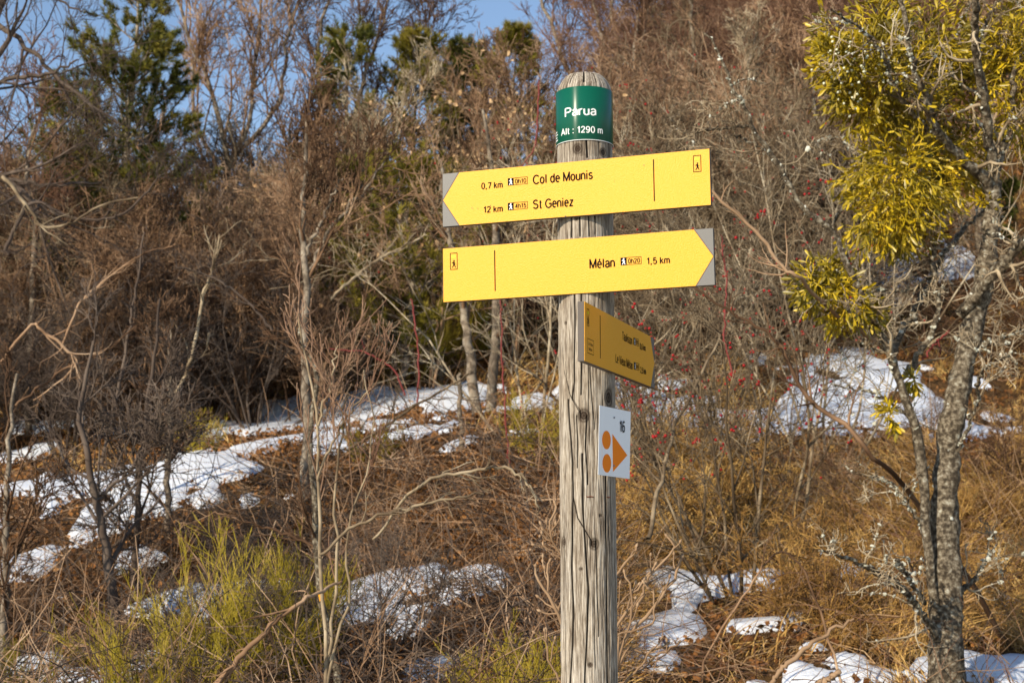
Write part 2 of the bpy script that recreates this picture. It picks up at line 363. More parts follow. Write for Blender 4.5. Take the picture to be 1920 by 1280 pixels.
def build_post():
    NT, z0, z1 = 400, post_base[2], 2.512
    zz = np.concatenate([np.linspace(z0, 1.1, 30)[:-1], np.linspace(1.1, 2.492, 760)]); NZ = len(zz)
    th = np.arange(NT) * 2 * math.pi / NT                     # angle 0 = towards camera, positive to the right
    Z, T = np.meshgrid(zz, th, indexing='ij')
    view = math.atan2(PX, PY)
    def ang(px, py):
        p = at(px, py, PY); return math.asin(max(-.98, min(.98, (p[0] - pcx(p[2])) / PR))), p[2] - 0
    u = T.copy(); knot = np.zeros_like(T); bulge = np.zeros_like(T)
    for px, py, r, ell in [(1092, 782, 9.5, 1.1), (1139, 748, 9.5, 1.5), (1111, 1018, 8, 1.15), (1081, 291, 8, 1.1), (1128, 296, 7, 1.1), (1087, 1064, 3, 1), (1123, 966, 3, 1), (1104, 1240, 4, 1), (1060, 610, 3, 1), (1056, 1015, 6, 1.4), (1079, 420, 4, 1)]:
        a, zk = ang(px, py); R = r / 880.
        da = (T - a + math.pi) % (2 * math.pi) - math.pi; dx = da * PR; dz = (Z - zk) / ell
        d = np.sqrt(dx ** 2 + dz ** 2) + 1e-6
        # grain flows around the knot
        fall = np.exp(-(dx / (R * 3.2)) ** 2 - (dz / (R * 7)) ** 2)
        u = u - (np.sign(dx) * R * 1.0 * np.exp(-np.abs(dx) / (R * 1.6)) * fall) / PR
        k = ss((R * 1.0 - d) / (R * .35)); ringm = np.exp(-((d - R * 1.05) / (R * .25)) ** 2)
        knot = np.maximum(knot, k * (.88 + .12 * np.sin(d / R * 14))); knot = np.maximum(knot, ringm * .75)
        bulge += fall * .0012 - k * .0018 - ringm * .0008
    rs = np.random.RandomState(5)
    def fib(freq, zf, seed):
        r = np.random.RandomState(seed); tab = r.uniform(-1, 1, (int(zf * 3) + 3, freq))
        uu = (u / (2 * math.pi) % 1) * freq; i = np.floor(uu).astype(int) % freq; fx = uu - np.floor(uu); fx = fx * fx * (3 - 2 * fx)
        v = np.clip((Z - z0) / 2.6 * zf * 2, 0, zf * 3); j = np.floor(v).astype(int); fy = v - j; fy = fy * fy * (3 - 2 * fy); i2 = (i + 1) % freq
        return (tab[j, i] * (1 - fx) + tab[j, i2] * fx) * (1 - fy) + (tab[j + 1, i] * (1 - fx) + tab[j + 1, i2] * fx) * fy
    g1 = fib(60, 5, 1); g2 = fib(150, 11, 2); g3 = fib(260, 34, 3)
    grain = .5 + .10 * g1 + .17 * g2 + .24 * g3
    bulge = np.where((Z > 2.30) & (Z < 2.48), np.minimum(bulge, 0), bulge)
    disp = .0004 * g1 + .0006 * g2 + .0007 * g3
    crack = np.zeros_like(T)
    CR = [([(1075, 560), (1076, 640), (1075, 720), (1072, 745)], 1.4), ([(1088, 545), (1088, 640), (1087, 735)], 1.2), ([(1091, 128), (1092, 160)], 1.6), ([(1096, 255), (1099, 300)], 1.7),
          ([(1064, 760), (1067, 800), (1072, 870), (1071, 960), (1070, 1060), (1073, 1150), (1066, 1290)], 1.9), ([(1089, 860), (1090, 930), (1093, 990), (1098, 1060), (1100, 1110), (1094, 1290)], 1.6),
          ([(1133, 890), (1134, 1000), (1135, 1100), (1138, 1290)], 1.5), ([(1072, 930), (1080, 970), (1106, 1012)], 1.0), ([(1098, 790), (1096, 840), (1099, 900)], 1.0), ([(1080, 790), (1082, 830), (1080, 870)], .9),
          ([(1052, 640), (1058, 700), (1068, 745), (1086, 778)], .6), ([(1060, 690), (1066, 740), (1086, 774)], .5), ([(1104, 700), (1108, 760), (1112, 800)], .7), ([(1116, 1020), (1117, 1100), (1119, 1180)], .8),
          ([(1070, 415), (1070, 445)], 1.3), ([(1084, 412), (1085, 445)], 1.1), ([(1101, 412), (1102, 445)], 1.2), ([(1112, 412), (1113, 440)], 1.0), ([(1056, 900), (1058, 1100), (1060, 1290)], .9), ([(1068, 135), (1066, 160)], 1.0), ([(1112, 134), (1116, 160)], 1.0)]
    for path, w in CR:
        az = np.array([ang(*p) for p in path]); o = np.argsort(az[:, 1]); a = az[o, 0]; zc = az[o, 1]
        ac = np.interp(Z, zc, a); ins = ((Z > zc[0] - .01) & (Z < zc[-1] + .01))
        jit = .012 * np.sin(Z * 21 + w * 7) + .006 * np.sin(Z * 57 + w * 3)
        dd = np.abs((T - ac - jit + math.pi) % (2 * math.pi) - math.pi) * PR
        k = np.exp(-(dd / (w * .00105)) ** 2) * ins; crack = np.maximum(crack, k)
    for s in range(14):                                          # small checks all around
        a0 = rs.uniform(0, 6.28); zc = rs.uniform(1.0, 2.5); hl = rs.uniform(.02, .14)
        dd = np.abs((T - a0 - .01 * np.sin(Z * 60 + s) + math.pi) % (2 * math.pi) - math.pi) * PR
        crack = np.maximum(crack, .75 * np.exp(-(dd / .0007) ** 2) * ss((hl - np.abs(Z - zc)) / .03))
    rad = PR + disp + bulge - crack * .0035 + .0006 * np.sin(Z * 3 + 1)
    top = ss(1 - (2.492 - Z) / .036) if False else np.clip(1 - (2.492 - Z) / .036, 0, 1)
    rad = rad * (1 - .30 * top ** 1.7) + 0
    Xw = pcx(Z) + rad * np.sin(T); Yw = PY - rad * np.cos(T)
    # cap rings
    Vc = [np.stack([Xw, Yw, Z], -1).reshape(-1, 3)]; F = []
    i = (np.arange(NZ - 1)[:, None] * NT); j = np.arange(NT)[None]; j2 = (j + 1) % NT
    F.append(np.stack([i + j, i + j2, i + NT + j2, i + NT + j], -1).reshape(-1, 4)[:, ::1])
    G = [grain.ravel()]; K = [knot.ravel()]; CK = [crack.ravel()]
    prev = (NZ - 1) * NT
    for q, fr in enumerate((.9, .72, .45, .15)):
        rr = rad[-1] * fr; zc = 2.492 + .009 * (1 - fr ** 2) + .0015 * rs.uniform(-1, 1, NT)
        ring = np.stack([pcx(2.49) + rr * np.sin(th), PY - rr * np.cos(th), zc], -1); Vc.append(ring)
        cur = prev + NT; F.append(np.stack([prev + j[0], prev + j2[0], cur + j2[0], cur + j[0]], -1))
        G.append(np.clip(grain[-1] + .15, 0, 1)); K.append(np.zeros(NT)); CK.append(np.exp(-((th - 6.2) / .02) ** 2)); prev = cur
    V = np.concatenate(Vc) - np.array(post_base); F.append(np.arange(prev, prev + NT)[None])
    me = mesh_from('post', V, F, M['post'], True)
    fattr(me, 'grain', np.clip(np.concatenate(G), 0, 1)); fattr(me, 'knot', np.clip(np.concatenate(K), 0, 1)); fattr(me, 'crack', np.clip(np.concatenate(CK), 0, 1))
    return link('post', me, S)
build_post()

# -- sans-serif stroke lettering built as flat meshes
def _arc(cx, cy, rx, ry, a0, a1, n=9):
    return [(cx + rx * math.cos(math.radians(a)), cy + ry * math.sin(math.radians(a))) for a in np.linspace(a0, a1, n)]
_bowl = lambda x0, x1, y0, y1: _arc((x0 + x1) / 2, (y0 + y1) / 2, (x1 - x0) / 2, (y1 - y0) / 2, 90, 450, 19)
GL = {
 'P': (.60, [[(0, 0), (0, 1)], [(0, .98), (.34, .98)] + _arc(.34, .73, .24, .25, 90, -90) + [(0, .48)]]),
 'A': (.72, [[(0, 0), (.35, 1), (.70, 0)], [(.13, .32), (.57, .32)]]),
 'C': (.70, [_arc(.38, .5, .37, .5, 40, 320, 17)]), 'G': (.74, [_arc(.38, .5, .37, .5, 42, 318, 17) + [(.70, .18), (.70, .48), (.42, .48)]]),
 'M': (.72, [[(0, 0), (0, 1), (.34, .06), (.68, 1), (.68, 0)]]), 'S': (.62, [_arc(.30, .75, .26, .24, 25, 250, 11) + _arc(.30, .27, .28, .26, 70, -160, 13)]),
 'L': (.52, [[(0, 1), (0, .03), (.48, .03)]]), 'V': (.68, [[(0, 1), (.33, 0), (.66, 1)]]), 'T': (.60, [[(.3, 0), (.3, 1)], [(0, .97), (.6, .97)]]),
 'a': (.46, [_arc(.22, .50, .20, .22, 160, 0) + [(.42, .0)], [(.42, .42), (.20, .38)] + _arc(.19, .19, .17, .19, 95, 300) + [(.42, .14)]]),
 'c': (.44, [_arc(.22, .36, .21, .36, 45, 315, 13)]), 'd': (.46, [[(.42, 0), (.42, 1)], _bowl(0, .42, 0, .72)]),
 'e': (.46, [[(.01, .38), (.43, .38)] + _arc(.22, .36, .21, .36, 5, 310, 15)]), 'h': (.44, [[(0, 0), (0, 1)], _arc(.20, .48, .20, .24, 180, 0) + [(.40, 0)]]),
 'i': (.12, [[(.04, 0), (.04, .72)], [(.04, .88), (.04, 1.0)]]), 'k': (.42, [[(0, 0), (0, 1)], [(.36, .72), (.02, .32)], [(.14, .44), (.39, 0)]]),
 'l': (.12, [[(.04, 0), (.04, 1)]]), 'm': (.70, [[(0, 0), (0, .72)], _arc(.165, .50, .165, .22, 180, 0) + [(.33, 0)], _arc(.495, .50, .165, .22, 180, 0) + [(.66, 0)]]),
 'n': (.44, [[(0, 0), (0, .72)], _arc(.20, .48, .20, .24, 180, 0) + [(.40, 0)]]), 'o': (.48, [_bowl(0, .44, 0, .72)]),
 'r': (.28, [[(0, 0), (0, .72)], _arc(.22, .46, .21, .25, 180, 75, 6)]), 's': (.42, [_arc(.20, .54, .17, .17, 25, 250, 9) + _arc(.20, .19, .19, .18, 70, -160, 11)]),
 't': (.28, [[(.11, .92), (.11, .14), (.16, .02), (.27, .02)], [(0, .69), (.26, .69)]]), 'u': (.44, [[(0, .72), (0, .24)] + _arc(.20, .24, .20, .24, 180, 360) + [(.40, .72)], [(.40, .2), (.40, 0)]]),
 'x': (.42, [[(0, .72), (.38, 0)], [(0, 0), (.38, .72)]]), 'z': (.42, [[(.01, .69), (.37, .69), (.01, .03), (.39, .03)]]),
 '0': (.50, [_bowl(0, .46, 0, 1)]), '1': (.34, [[(.03, .74), (.22, .98), (.22, 0)]]), '2': (.50, [_arc(.23, .74, .21, .25, 170, -30, 11) + [(.02, .04), (.47, .04)]]),
 '4': (.50, [[(.35, 0), (.35, .98), (.01, .28), (.47, .28)]]), '5': (.50, [[(.42, .97), (.10, .97), (.05, .50)] + _arc(.23, .32, .22, .32, 130, -160, 12)]),
 '6': (.50, [_arc(.24, .31, .22, .30, 90, 450, 15), _arc(.27, .50, .25, .49, 50, 195, 9)]), '7': (.50, [[(.0, .96), (.46, .96), (.16, 0)]]),
 '9': (.50, [_arc(.22, .68, .22, .30, 90, 450, 15), _arc(.19, .50, .25, .49, 15, -130, 9)]),
 ',': (.18, [[(.06, .10), (.02, -.16)], [(.06, .0), (.06, .12)]]), ':': (.22, [[(.08, 0), (.08, .13)], [(.08, .59), (.08, .72)]]), ' ': (.16, []), '.': (.14, [[(.02, 0), (.02, .14)]]),
}
GL['\u00e9'] = (.46, GL['e'][1] + [[(.18, .84), (.30, 1.02)]])
CAP = 1.0
def text_mesh(s, mat, w=.125):
    V = []; F = []; x = w / 2; n = 0; lay = 0
    for ch in s:
        adv, st = GL[ch]
        pieces = []
        for path in st:
            q = np.array(path, float); q = q[np.concatenate([[True], np.linalg.norm(np.diff(q, axis=0), axis=1) > 1e-4])]; d = np.diff(q, axis=0); d /= np.linalg.norm(d, axis=1, keepdims=True); a0 = 0
            for i in range(1, len(q) - 1):
                if (d[i - 1] * d[i]).sum() < .35:
                    e = q[a0:i + 1].copy(); e[-1] += d[i - 1] * w * .4; pieces.append(e); q[i] = q[i] - d[i] * w * .4; a0 = i
            pieces.append(q[a0:])
        for k, path in enumerate(pieces):
            p = np.array(path, float) + [x, 0]; d = np.diff(p, axis=0); d /= np.linalg.norm(d, axis=1, keepdims=True) + 1e-9
            t = np.concatenate([d[:1], d[:-1] + d[1:], d[-1:]]); t /= np.linalg.norm(t, axis=1, keepdims=True) + 1e-9
            co = np.concatenate([[1], np.clip((t[1:-1] * d[1:]).sum(1), .6, 1), [1]]); nn = np.stack([-t[:, 1], t[:, 0]], -1) * (w / 2 / co)[:, None]
            m = len(p)
            for q in (p + nn, p - nn): V.append(np.column_stack([q, np.full(m, float(k + lay % 2 * .5))]))
            i = np.arange(m - 1); F.append(np.stack([n + i, n + m + i, n + m + i + 1, n + i + 1], -1)); n += 2 * m
        x += adv + .17; lay += 1
    V = np.concatenate(V); me = mesh_from('lettering', V, F, mat)
    return me, V

def box_geo(x0, x1, y0, y1, z0, z1):
    V = np.array([(x, y, z) for x in (x0, x1) for y in (y0, y1) for z in (z0, z1)], float)
    F = np.array([(0, 1, 3, 2), (4, 6, 7, 5), (0, 4, 5, 1), (2, 3, 7, 6), (0, 2, 6, 4), (1, 5, 7, 3)])
    return V, F
def prism_xz(poly, y0, y1):
    n = len(poly); p = np.array(poly, float)
    V = np.concatenate([np.stack([p[:, 0], np.full(n, y), p[:, 1]], -1) for y in (y0, y1)])
    F = [np.arange(n)[None], np.arange(n, 2 * n)[None, ::-1], np.array([(i, i + n, (i + 1) % n + n, (i + 1) % n) for i in range(n)])]
    return V, F

class Board:
    """flat board; local x along it, z up, y into the board; face at y=0"""
    def __init__(s, name, c, yaw, tilt, L, H, T, label):
        s.c = np.array(c); s.L, s.H, s.T = L, H, T
        u = np.array([math.cos(yaw), math.sin(yaw), 0]); z = np.array([0, 0, 1.]); n = np.array([math.sin(yaw), -math.cos(yaw), 0])
        s.U = u * math.cos(tilt) + z * math.sin(tilt); s.Vv = -u * math.sin(tilt) + z * math.cos(tilt); s.n = n
        s.root = link(name, None, S); s.root['label'] = label
        me = mesh_from(name, *box_geo(-L / 2, L / 2, .0008, T, -H / 2, H / 2), M['boardedge'])
        bpy.data.objects.remove(s.root); s.root = link(name, me, S); s.root['label'] = label
        mt = Matrix(((s.U[0], -n[0], s.Vv[0], 0), (s.U[1], -n[1], s.Vv[1], 0), (s.U[2], -n[2], s.Vv[2], 0), (0, 0, 0, 1)))
        mt.translation = Vector(prel(s.c)); s.root.matrix_local = mt
        b = s.root.modifiers.new('soft_edges', 'BEVEL'); b.width = .0007; b.segments = 2
    def loc(s, px, py):
        r = ray(px, py); o = np.array([0, 0, EYE]); k = ((s.c - o) @ s.n) / (r @ s.n); p = o + r * k - s.c
        return np.array([p @ s.U, p @ s.Vv])
    def add(s, name, V, F, mat, label=None):
        o = link(name, mesh_from(name, V, F, mat), s.root)
        if label: o['label'] = label
        return o
    def text(s, t, p0, p1, cap, mat='ink', off=-.0006, name='lettering', vert=0, w=.165):
        a = s.loc(*p0); b = s.loc(*p1); me, v = text_mesh(t, M[mat], w); w = v[:, 0].max() - v[:, 0].min()
        sx = np.linalg.norm(b - a) / w; sy = cap / CAP; e = (b - a) / np.linalg.norm(b - a); ez = np.array([0, 1.]) if not vert else np.array([-e[1], e[0]])
        X = (v[:, 0] - v[:, 0].min()) * sx; Z = v[:, 1] * sy
        o = np.stack([a[0] + X * e[0] + Z * ez[0], off - v[:, 2] * 2e-5, a[1] + X * e[1] + Z * ez[1]], -1)
        me.vertices.foreach_set('co', o.astype(np.float32).ravel()); me.update(); return link(name, me, s.root)
    def poly(s, name, pts, mat, off=(-.0005, .0006), local=False, label=None):
        p = pts if local else [tuple(s.loc(*q)) for q in pts]
        return s.add(name, *prism_xz(p, *off), mat, label)
    def rectline(s, c, w=.0007, mat='ink', name='printed_frame'):
        """outline through four local corners"""
        c = [np.array(q) for q in c]; m = sum(c) / 4; ci = [q + (m - q) / np.abs(m - q) * w for q in c]
        V = np.array([(q[0], -.00055, q[1]) for q in c + ci]); F = np.array([(i, (i + 1) % 4, (i + 1) % 4 + 4, i + 4) for i in range(4)])
        return s.add(name, V, F, M[mat])
    def rect_px(s, x0, y0, x1, y1, x0b=None):
        a = s.loc(x0, y0); b = s.loc(x1, y1); return [(a[0], a[1]), (b[0], a[1]), (b[0], b[1]), (a[0], b[1])]

def hiker(B, cx, cz, h, mat, off, mirror=1):
    """little striding figure"""
    def P(pts): return [(cx + mirror * x * h, cz + z * h) for x, z in pts]
    geo = []
    head = [(.04 + .10 * math.cos(a), .40 + .10 * math.sin(a)) for a in np.linspace(0, 2 * math.pi, 9)[:-1]]
    for pts in (head, [(-.10, .28), (.10, .28), (.12, .0), (-.06, -.02)], [(-.06, .02), (.12, .02), (.20, -.22), (.28, -.48), (.18, -.5), (.08, -.24), (.0, -.08)],
                [(-.06, .02), (.08, .02), (.02, -.22), (-.16, -.5), (-.27, -.47), (-.10, -.2)], [(-.10, .28), (-.02, .24), (-.14, .06), (-.26, .10), (-.24, .20), (-.17, .16)], [(.10, .26), (.13, .14), (.28, .04), (.26, -.02), (.08, .10)]):
        geo.append(prism_xz(P(pts), off, off + .0002))
    return B.add('walker_pictogram', *cat_geo(geo), mat)

def timebox(B, x0, x1, xs, yl, yr, h, t):
    """black square with white walker plus outlined time; px coords; y at top-left/right"""
    a = B.loc(x0, yl); b = B.loc(x1, yr); m = B.loc(xs, yl + (yr - yl) * (xs - x0) / (x1 - x0))
    up = np.array([0, h]); 
    c = [a, b, b - up, a - up]; B.rectline(c, .0010)
    B.poly('black_square', [tuple(a), tuple(m), tuple(m - up), tuple(a - up)], M['ink'], (-.0006, .0004), True)
    cc = (a + m) / 2 - up / 2; hiker(B, cc[0], cc[1], h * .86, M['plate'], -.0010)
    t0 = m - up * .80 + (b - m) * .10; t1 = b - up * .80 - (b - m) * .10
    me, v = text_mesh(t, M['ink'], .15); X = (v[:, 0] - v[:, 0].min()); X = X / X.max() * (t1[0] - t0[0]); Z = v[:, 1] / CAP * h * .58
    o = np.stack([t0[0] + X, -.0007 - v[:, 2] * 2e-5, t0[1] + X * (t1[1] - t0[1]) / (t1[0] - t0[0]) + Z], -1)
    me.vertices.foreach_set('co', o.astype(np.float32).ravel()); me.update(); link('lettering', me, B.root)

def pictoframe(B, x0, y0, x1, y1, mirror=1):
    c = B.rect_px(x0, y0, x1, y1); B.rectline(c, .0014); w = abs(c[1][0] - c[0][0]); h = abs(c[2][1] - c[0][1]); xl = min(c[0][0], c[1][0]); zt = c[0][1]
    B.poly('yellow_mark', [(xl + w * .22, zt - h * .16), (xl + w * .78, zt - h * .16), (xl + w * .78, zt - h * .30), (xl + w * .22, zt - h * .30)], M['inkyellow'], (-.0006, .0004), True)
    hiker(B, xl + w * .5, zt - h * .66, h * .46, M['ink'], -.0006, mirror)

def face(B, tip):
    """yellow face with the arrow point cut out, grey corners; tip=-1 left, +1 right"""
    L, H = B.L, B.H; e = .0006; a = .040
    x0, x1 = -L / 2 + e, L / 2 - e; zt, zb = H / 2 - e, -H / 2 + e
    if tip < 0: poly = [(x0 + .001, 0), (x0 + a, zb), (x1, zb), (x1, zt), (x0 + a, zt)]; tris = [[(x0, zt), (x0, .0015), (x0 + a - .0022, zt)], [(x0, zb), (x0 + a - .0022, zb), (x0, -.0015)]]
    else: poly = [(x0, zb), (x1 - a, zb), (x1 - .001, 0), (x1 - a, zt), (x0, zt)]; tris = [[(x1, zt), (x1 - a + .0022, zt), (x1, .0015)], [(x1, zb), (x1, -.0015), (x1 - a + .0022, zb)]]
    B.poly('yellow_face', poly, M['yellow'], (0, .001), True)
    for t in tris: B.poly('arrow_corner', t, M['corner'], (.0002, .001), True)

R_ = math.radians
B1 = Board('direction_board', (.1289, 2.9943, 2.2274), R_(-19.44), .0108, .6, .12, .0125, 'top yellow board pointing left to Col de Mounis and St Geniez')
face(B1, -1)
B1.text('0,7 km', (902.5, 354.6), (942.8, 351.8), .0132); timebox(B1, 952.2, 989.4, 963, 334.6, 331.2, .0163, '0h10'); B1.text('Col de Mounis', (999, 345.2), (1111.8, 335), .0185)
B1.text('12 km', (907, 399), (943, 396.6), .0132); timebox(B1, 952.2, 989.4, 963, 380.8, 377.4, .0163, '4h15'); B1.text('St Geniez', (999.5, 391.4), (1075.5, 386), .0185)
a = B1.loc(1225.2, 299); b = B1.loc(1226.2, 377.3)
B1.add('printed_line', *prism_xz([(a[0] - .0011, a[1]), (a[0] + .0011, a[1]), (a[0] + .0011, b[1]), (a[0] - .0011, b[1])], -.0006, .0002), M['ink'])
pictoframe(B1, 1299.3, 292, 1315.2, 322)
rs = np.random.RandomState(3)
for q, (px, py, r) in enumerate([(1207.3, 310, .0012), (885, 390, .0011), (896, 391, .0009), (919.5, 386, .0013), (937.5, 341, .0009), (1035, 391.5, .0010), (1060.5, 405.5, .0014), (887, 392.5, .0007), (1152, 340, .0007)]):
    c = B1.loc(px, py); B1.poly('dirt_speck', [(c[0] + r * math.cos(t) * rs.uniform(.6, 1.3), c[1] + r * math.sin(t) * rs.uniform(.6, 1.2)) for t in np.linspace(0, 2 * math.pi, 8)[:-1]], M['boardedge'], (-.0009, .0002), True)

B2 = Board('direction_board', (.1336, 3.0028, 2.0611), R_(-17.78), .0168, .6, .12, .0125, 'middle yellow board pointing right to Mélan')
face(B2, 1)
B2.text('Mélan', (1105, 503.1), (1153.3, 500), .0185); timebox(B2, 1163.4, 1202.6, 1174.7, 483.4, 480.5, .0163, '0h20'); B2.text('1,5 km', (1213.2, 495.4), (1256.3, 493), .0132)
a = B2.loc(927.4, 469.3); b = B2.loc(928, 545.5)
B2.add('printed_line', *prism_xz([(a[0] - .0011, a[1]), (a[0] + .0011, a[1]), (a[0] + .0011, b[1]), (a[0] - .0011, b[1])], -.0006, .0002), M['ink'])
pictoframe(B2, 843.8, 474.5, 858, 505)

B3 = Board('direction_board', (.2418, 3.0863, 1.8931), R_(71.0), -.0121, .6, .12, .0145, 'lowest yellow board in shade turned away to the right, to Taulisson and Le Vieux Mélan')
face(B3, 1)
def z4(x, y): return (1060 + x / 7.53, 560 + y / 7.53)
B3.text('Taulisson', z4(803, 575), z4(943, 650), .0175, w=.13); B3.text('0,6 km', z4(1050, 705), z4(1130, 738), .0128)
B3.text('Le Vieux Mélan', z4(708, 893), z4(948, 1000), .0175, w=.13); B3.text('2,5 km', z4(1056, 1040), z4(1137, 1068), .0128)
timebox(B3, *[z4(962, 0)[0], z4(1035, 0)[0], z4(988, 0)[0], z4(0, 548)[1], z4(0, 572)[1]], .0163, '0h10')
timebox(B3, *[z4(967, 0)[0], z4(1041, 0)[0], z4(993, 0)[0], z4(0, 893)[1], z4(0, 914)[1]], .0163, '0h40')
a = B3.loc(*z4(490, 235)); b = B3.loc(*z4(497, 842))
B3.add('printed_line', *prism_xz([(a[0] - .0012, a[1]), (a[0] + .0012, a[1]), (a[0] + .0012, b[1]), (a[0] - .0012, b[1])], -.0006, .0002), M['ink'])
pictoframe(B3, *z4(303, 135), *z4(333, 392))
c = B3.rect_px(*z4(308, 553), *z4(398, 800)); B3.rectline(c, .0011)
xl, xr = c[0][0], c[1][0]; zt, zb = c[0][1], c[2][1]
for q, t in enumerate(('Le Vieux', 'Mélan')):
    me, v = text_mesh(t, M['ink']); X = (v[:, 0] - v[:, 0].min()); X = X / X.max() * (xr - xl) * (.74 if q == 0 else .52); Z = v[:, 1] / CAP * .0058
    x0 = xl + (xr - xl - X.max()) / 2
    o = np.stack([x0 + X, -.0006 - v[:, 2] * 2e-5, zt - (zt - zb) * (.42 if q == 0 else .78) + Z], -1); me.vertices.foreach_set('co', o.astype(np.float32).ravel()); me.update(); link('lettering', me, B3.root)

# trail marker plate (slightly folded round the post)
B4 = Board('marker_plate', (.2195, 3.0324, 1.6861), R_(54.5), -.052, .128, .1455, .0016, 'white plate with orange arrow, two orange discs and the number 16')
B4.root.data.materials.clear(); B4.root.data.materials.append(M['plate'])
def z3(x, y): return (1000 + x / 6.4, 700 + y / 6.4)
for cx, cy in ((880, 797), (885, 1075)):
    p = B4.loc(*z3(cx, cy)); rx = abs(B4.loc(*z3(cx + 50, cy))[0] - p[0]); rz = abs(B4.loc(*z3(cx, cy + 111))[1] - p[1])
    B4.poly('orange_disc', [(p[0] + rx * math.cos(t), p[1] + rz * math.sin(t)) for t in np.linspace(0, 2 * math.pi, 41)[:-1]], M['orange'], (0, .0008), True)
B4.poly('orange_arrow', [z3(952, 728), z3(960, 1175), z3(1128, 980)], M['orange'], (0, .0008))
B4.text('16', z3(1036, 695), z3(1096, 703), .0225, 'ink', -.0008, 'lettering', 0, .15)
B4.text('................................', z3(822, 715), z3(826, 1130), .004, 'orange', -.0003, 'orange_small_print', 1)
for x, y in ((970, 528), (965, 1105)):
    p = B4.loc(*z3(x, y)); r = .0021
    V = []; F = []
    for k, (rr, yy) in enumerate(((r, 0), (r, -.0008), (r * .6, -.0016))):
        V += [(p[0] + rr * math.cos(t), yy, p[1] + rr * math.sin(t)) for t in np.linspace(0, 2 * math.pi, 13)[:-1]]
    for k in range(2):
        F += [(k * 12 + i, k * 12 + (i + 1) % 12, k * 12 + 12 + (i + 1) % 12, k * 12 + 12 + i) for i in range(12)]
    B4.add('nail', np.array(V), [np.array(F), np.arange(24, 36)[None]], M['steel'])
# small fixing staples in the post
for px, py, w in ((1103, 931, .015), (1138, 932, .010)):
    p = at(px, py, PY); a0 = math.asin((p[0] - pcx(p[2])) / PR); a = np.linspace(a0 - w / PR / 2, a0 + w / PR / 2, 6)
    P = np.stack([pcx(p[2]) + (PR + .0012) * np.sin(a), PY - (PR + .0012) * np.cos(a), np.full(6, p[2]) + .0006 * np.sin(a * 40)], -1) - np.array(post_base)
    link('staple', mesh_from('staple', *tubes([(P[None], np.full((1, 6), .0011), 5)]), M['rust']), S)

# green name band
def build_band():
    zt = at(960 + 135, 161.5, PY - PR)[2]; zb = at(960 + 135, 262, PY - PR)[2]; n = 120; R1 = PR + .0030
    a = np.linspace(math.radians(-172), math.radians(172), n)
    rows = [(R1 - .0012, zb), (R1, zb + .0006), (R1, zt - .0006), (R1 - .0012, zt)]
    V = []
    for r, z in rows:
        cx = pcx(z); V.append(np.stack([cx + r * np.sin(a), PY - r * np.cos(a), np.full(n, z)], -1))
    V = np.concatenate(V) - np.array(post_base); F = np.concatenate([np.stack([np.arange(n - 1) + k * n, np.arange(n - 1) + k * n + 1, np.arange(n - 1) + k * n + n + 1, np.arange(n - 1) + k * n + n], -1) for k in range(3)])
    band = link('name_band', mesh_from('name_band', V, F, M['green'], True), S); band['label'] = 'dark green band round the post top reading Parua Alt : 1290 m'
    # lower lip
    P = np.stack([pcx(zb) + (R1 - .0002) * np.sin(a), PY - (R1 - .0002) * np.cos(a), np.full(n, zb - .0006)], -1) - np.array(post_base)
    link('band_rim', mesh_from('band_rim', *tubes([(P[None], np.full((1, n), .0009), 4)]), M['plate'], True), band)
    for t, x0, x1, py, cap, bold in (('Parua', 1059.5, 1117.2, 216.2, .0185, .0004), ('Alt : 1290 m', 1053, 1129.6, 249.4, .0135, .0003)):
        z = at(1095, py, PY - PR)[2]
        def an(px): return math.asin((at(px, py, PY - PR * .8)[0] - pcx(z)) / R1)
        a0, a1 = an(x0), an(x1)
        me, v = text_mesh(t, M['white'], .15); X = v[:, 0] - v[:, 0].min(); X = X / X.max(); A = a0 + X * (a1 - a0); Z = z + v[:, 1] * cap
        r = R1 + .0006 + v[:, 2] * 2e-5; o = np.stack([pcx(z) + r * np.sin(A), PY - r * np.cos(A), Z], -1) - np.array(post_base)
        me.vertices.foreach_set('co', o.astype(np.float32).ravel()); me.update(); link('lettering', me, band)
    for k in range(4):                                            # end of the small print that runs round the left side
        z = at(1045, 252 + k * 5.2, PY)[2]; aa = np.linspace(math.radians(-100), math.radians(-73 + (k % 2) * 3), 8); r = R1 + .0007
        V = np.concatenate([np.stack([pcx(z) + r * np.sin(aa), PY - r * np.cos(aa), np.full(8, z + d)], -1) for d in (-.0011, .0011)]) - np.array(post_base)
        link('small_print', mesh_from('small_print', V, np.stack([np.arange(7), np.arange(7) + 1, np.arange(7) + 9, np.arange(7) + 8], -1), M['white']), band)
build_band()
#VEG
# ================================================================== vegetation
def rng_(s): return np.random.RandomState(s)
def px2w(pts, Y):
    """path of photo points at distance Y (+ optional own offset) as points of the place"""
    return np.array([at(p[0], p[1], Y + (p[2] if len(p) > 2 else 0)) for p in pts])
def tree_geo(trunks, levels, rng, tw_sides=3):
    """trunks: list of (P,R) batches; levels: list of dict. returns (trunk parts, crown parts, last batch)"""
    cur = trunks; out = []
    for lv in levels:
        nxt = []
        for P, R in cur:
            if lv.get('k', 0) <= 0: continue
            nxt.append(grow(P, R, lv['k'], lv['ang'], lv['L'], lv.get('rr', .6), lv['n'], lv.get('w', .15), lv.get('up', .05), lv.get('t0', .2), lv.get('t1', .98), rng, lv.get('rmin', .0018), lv.get('tp', .5)))
        out.append(nxt); cur = nxt
    return out
def flat(bs, S): return [(P, R, S) for P, R in bs]

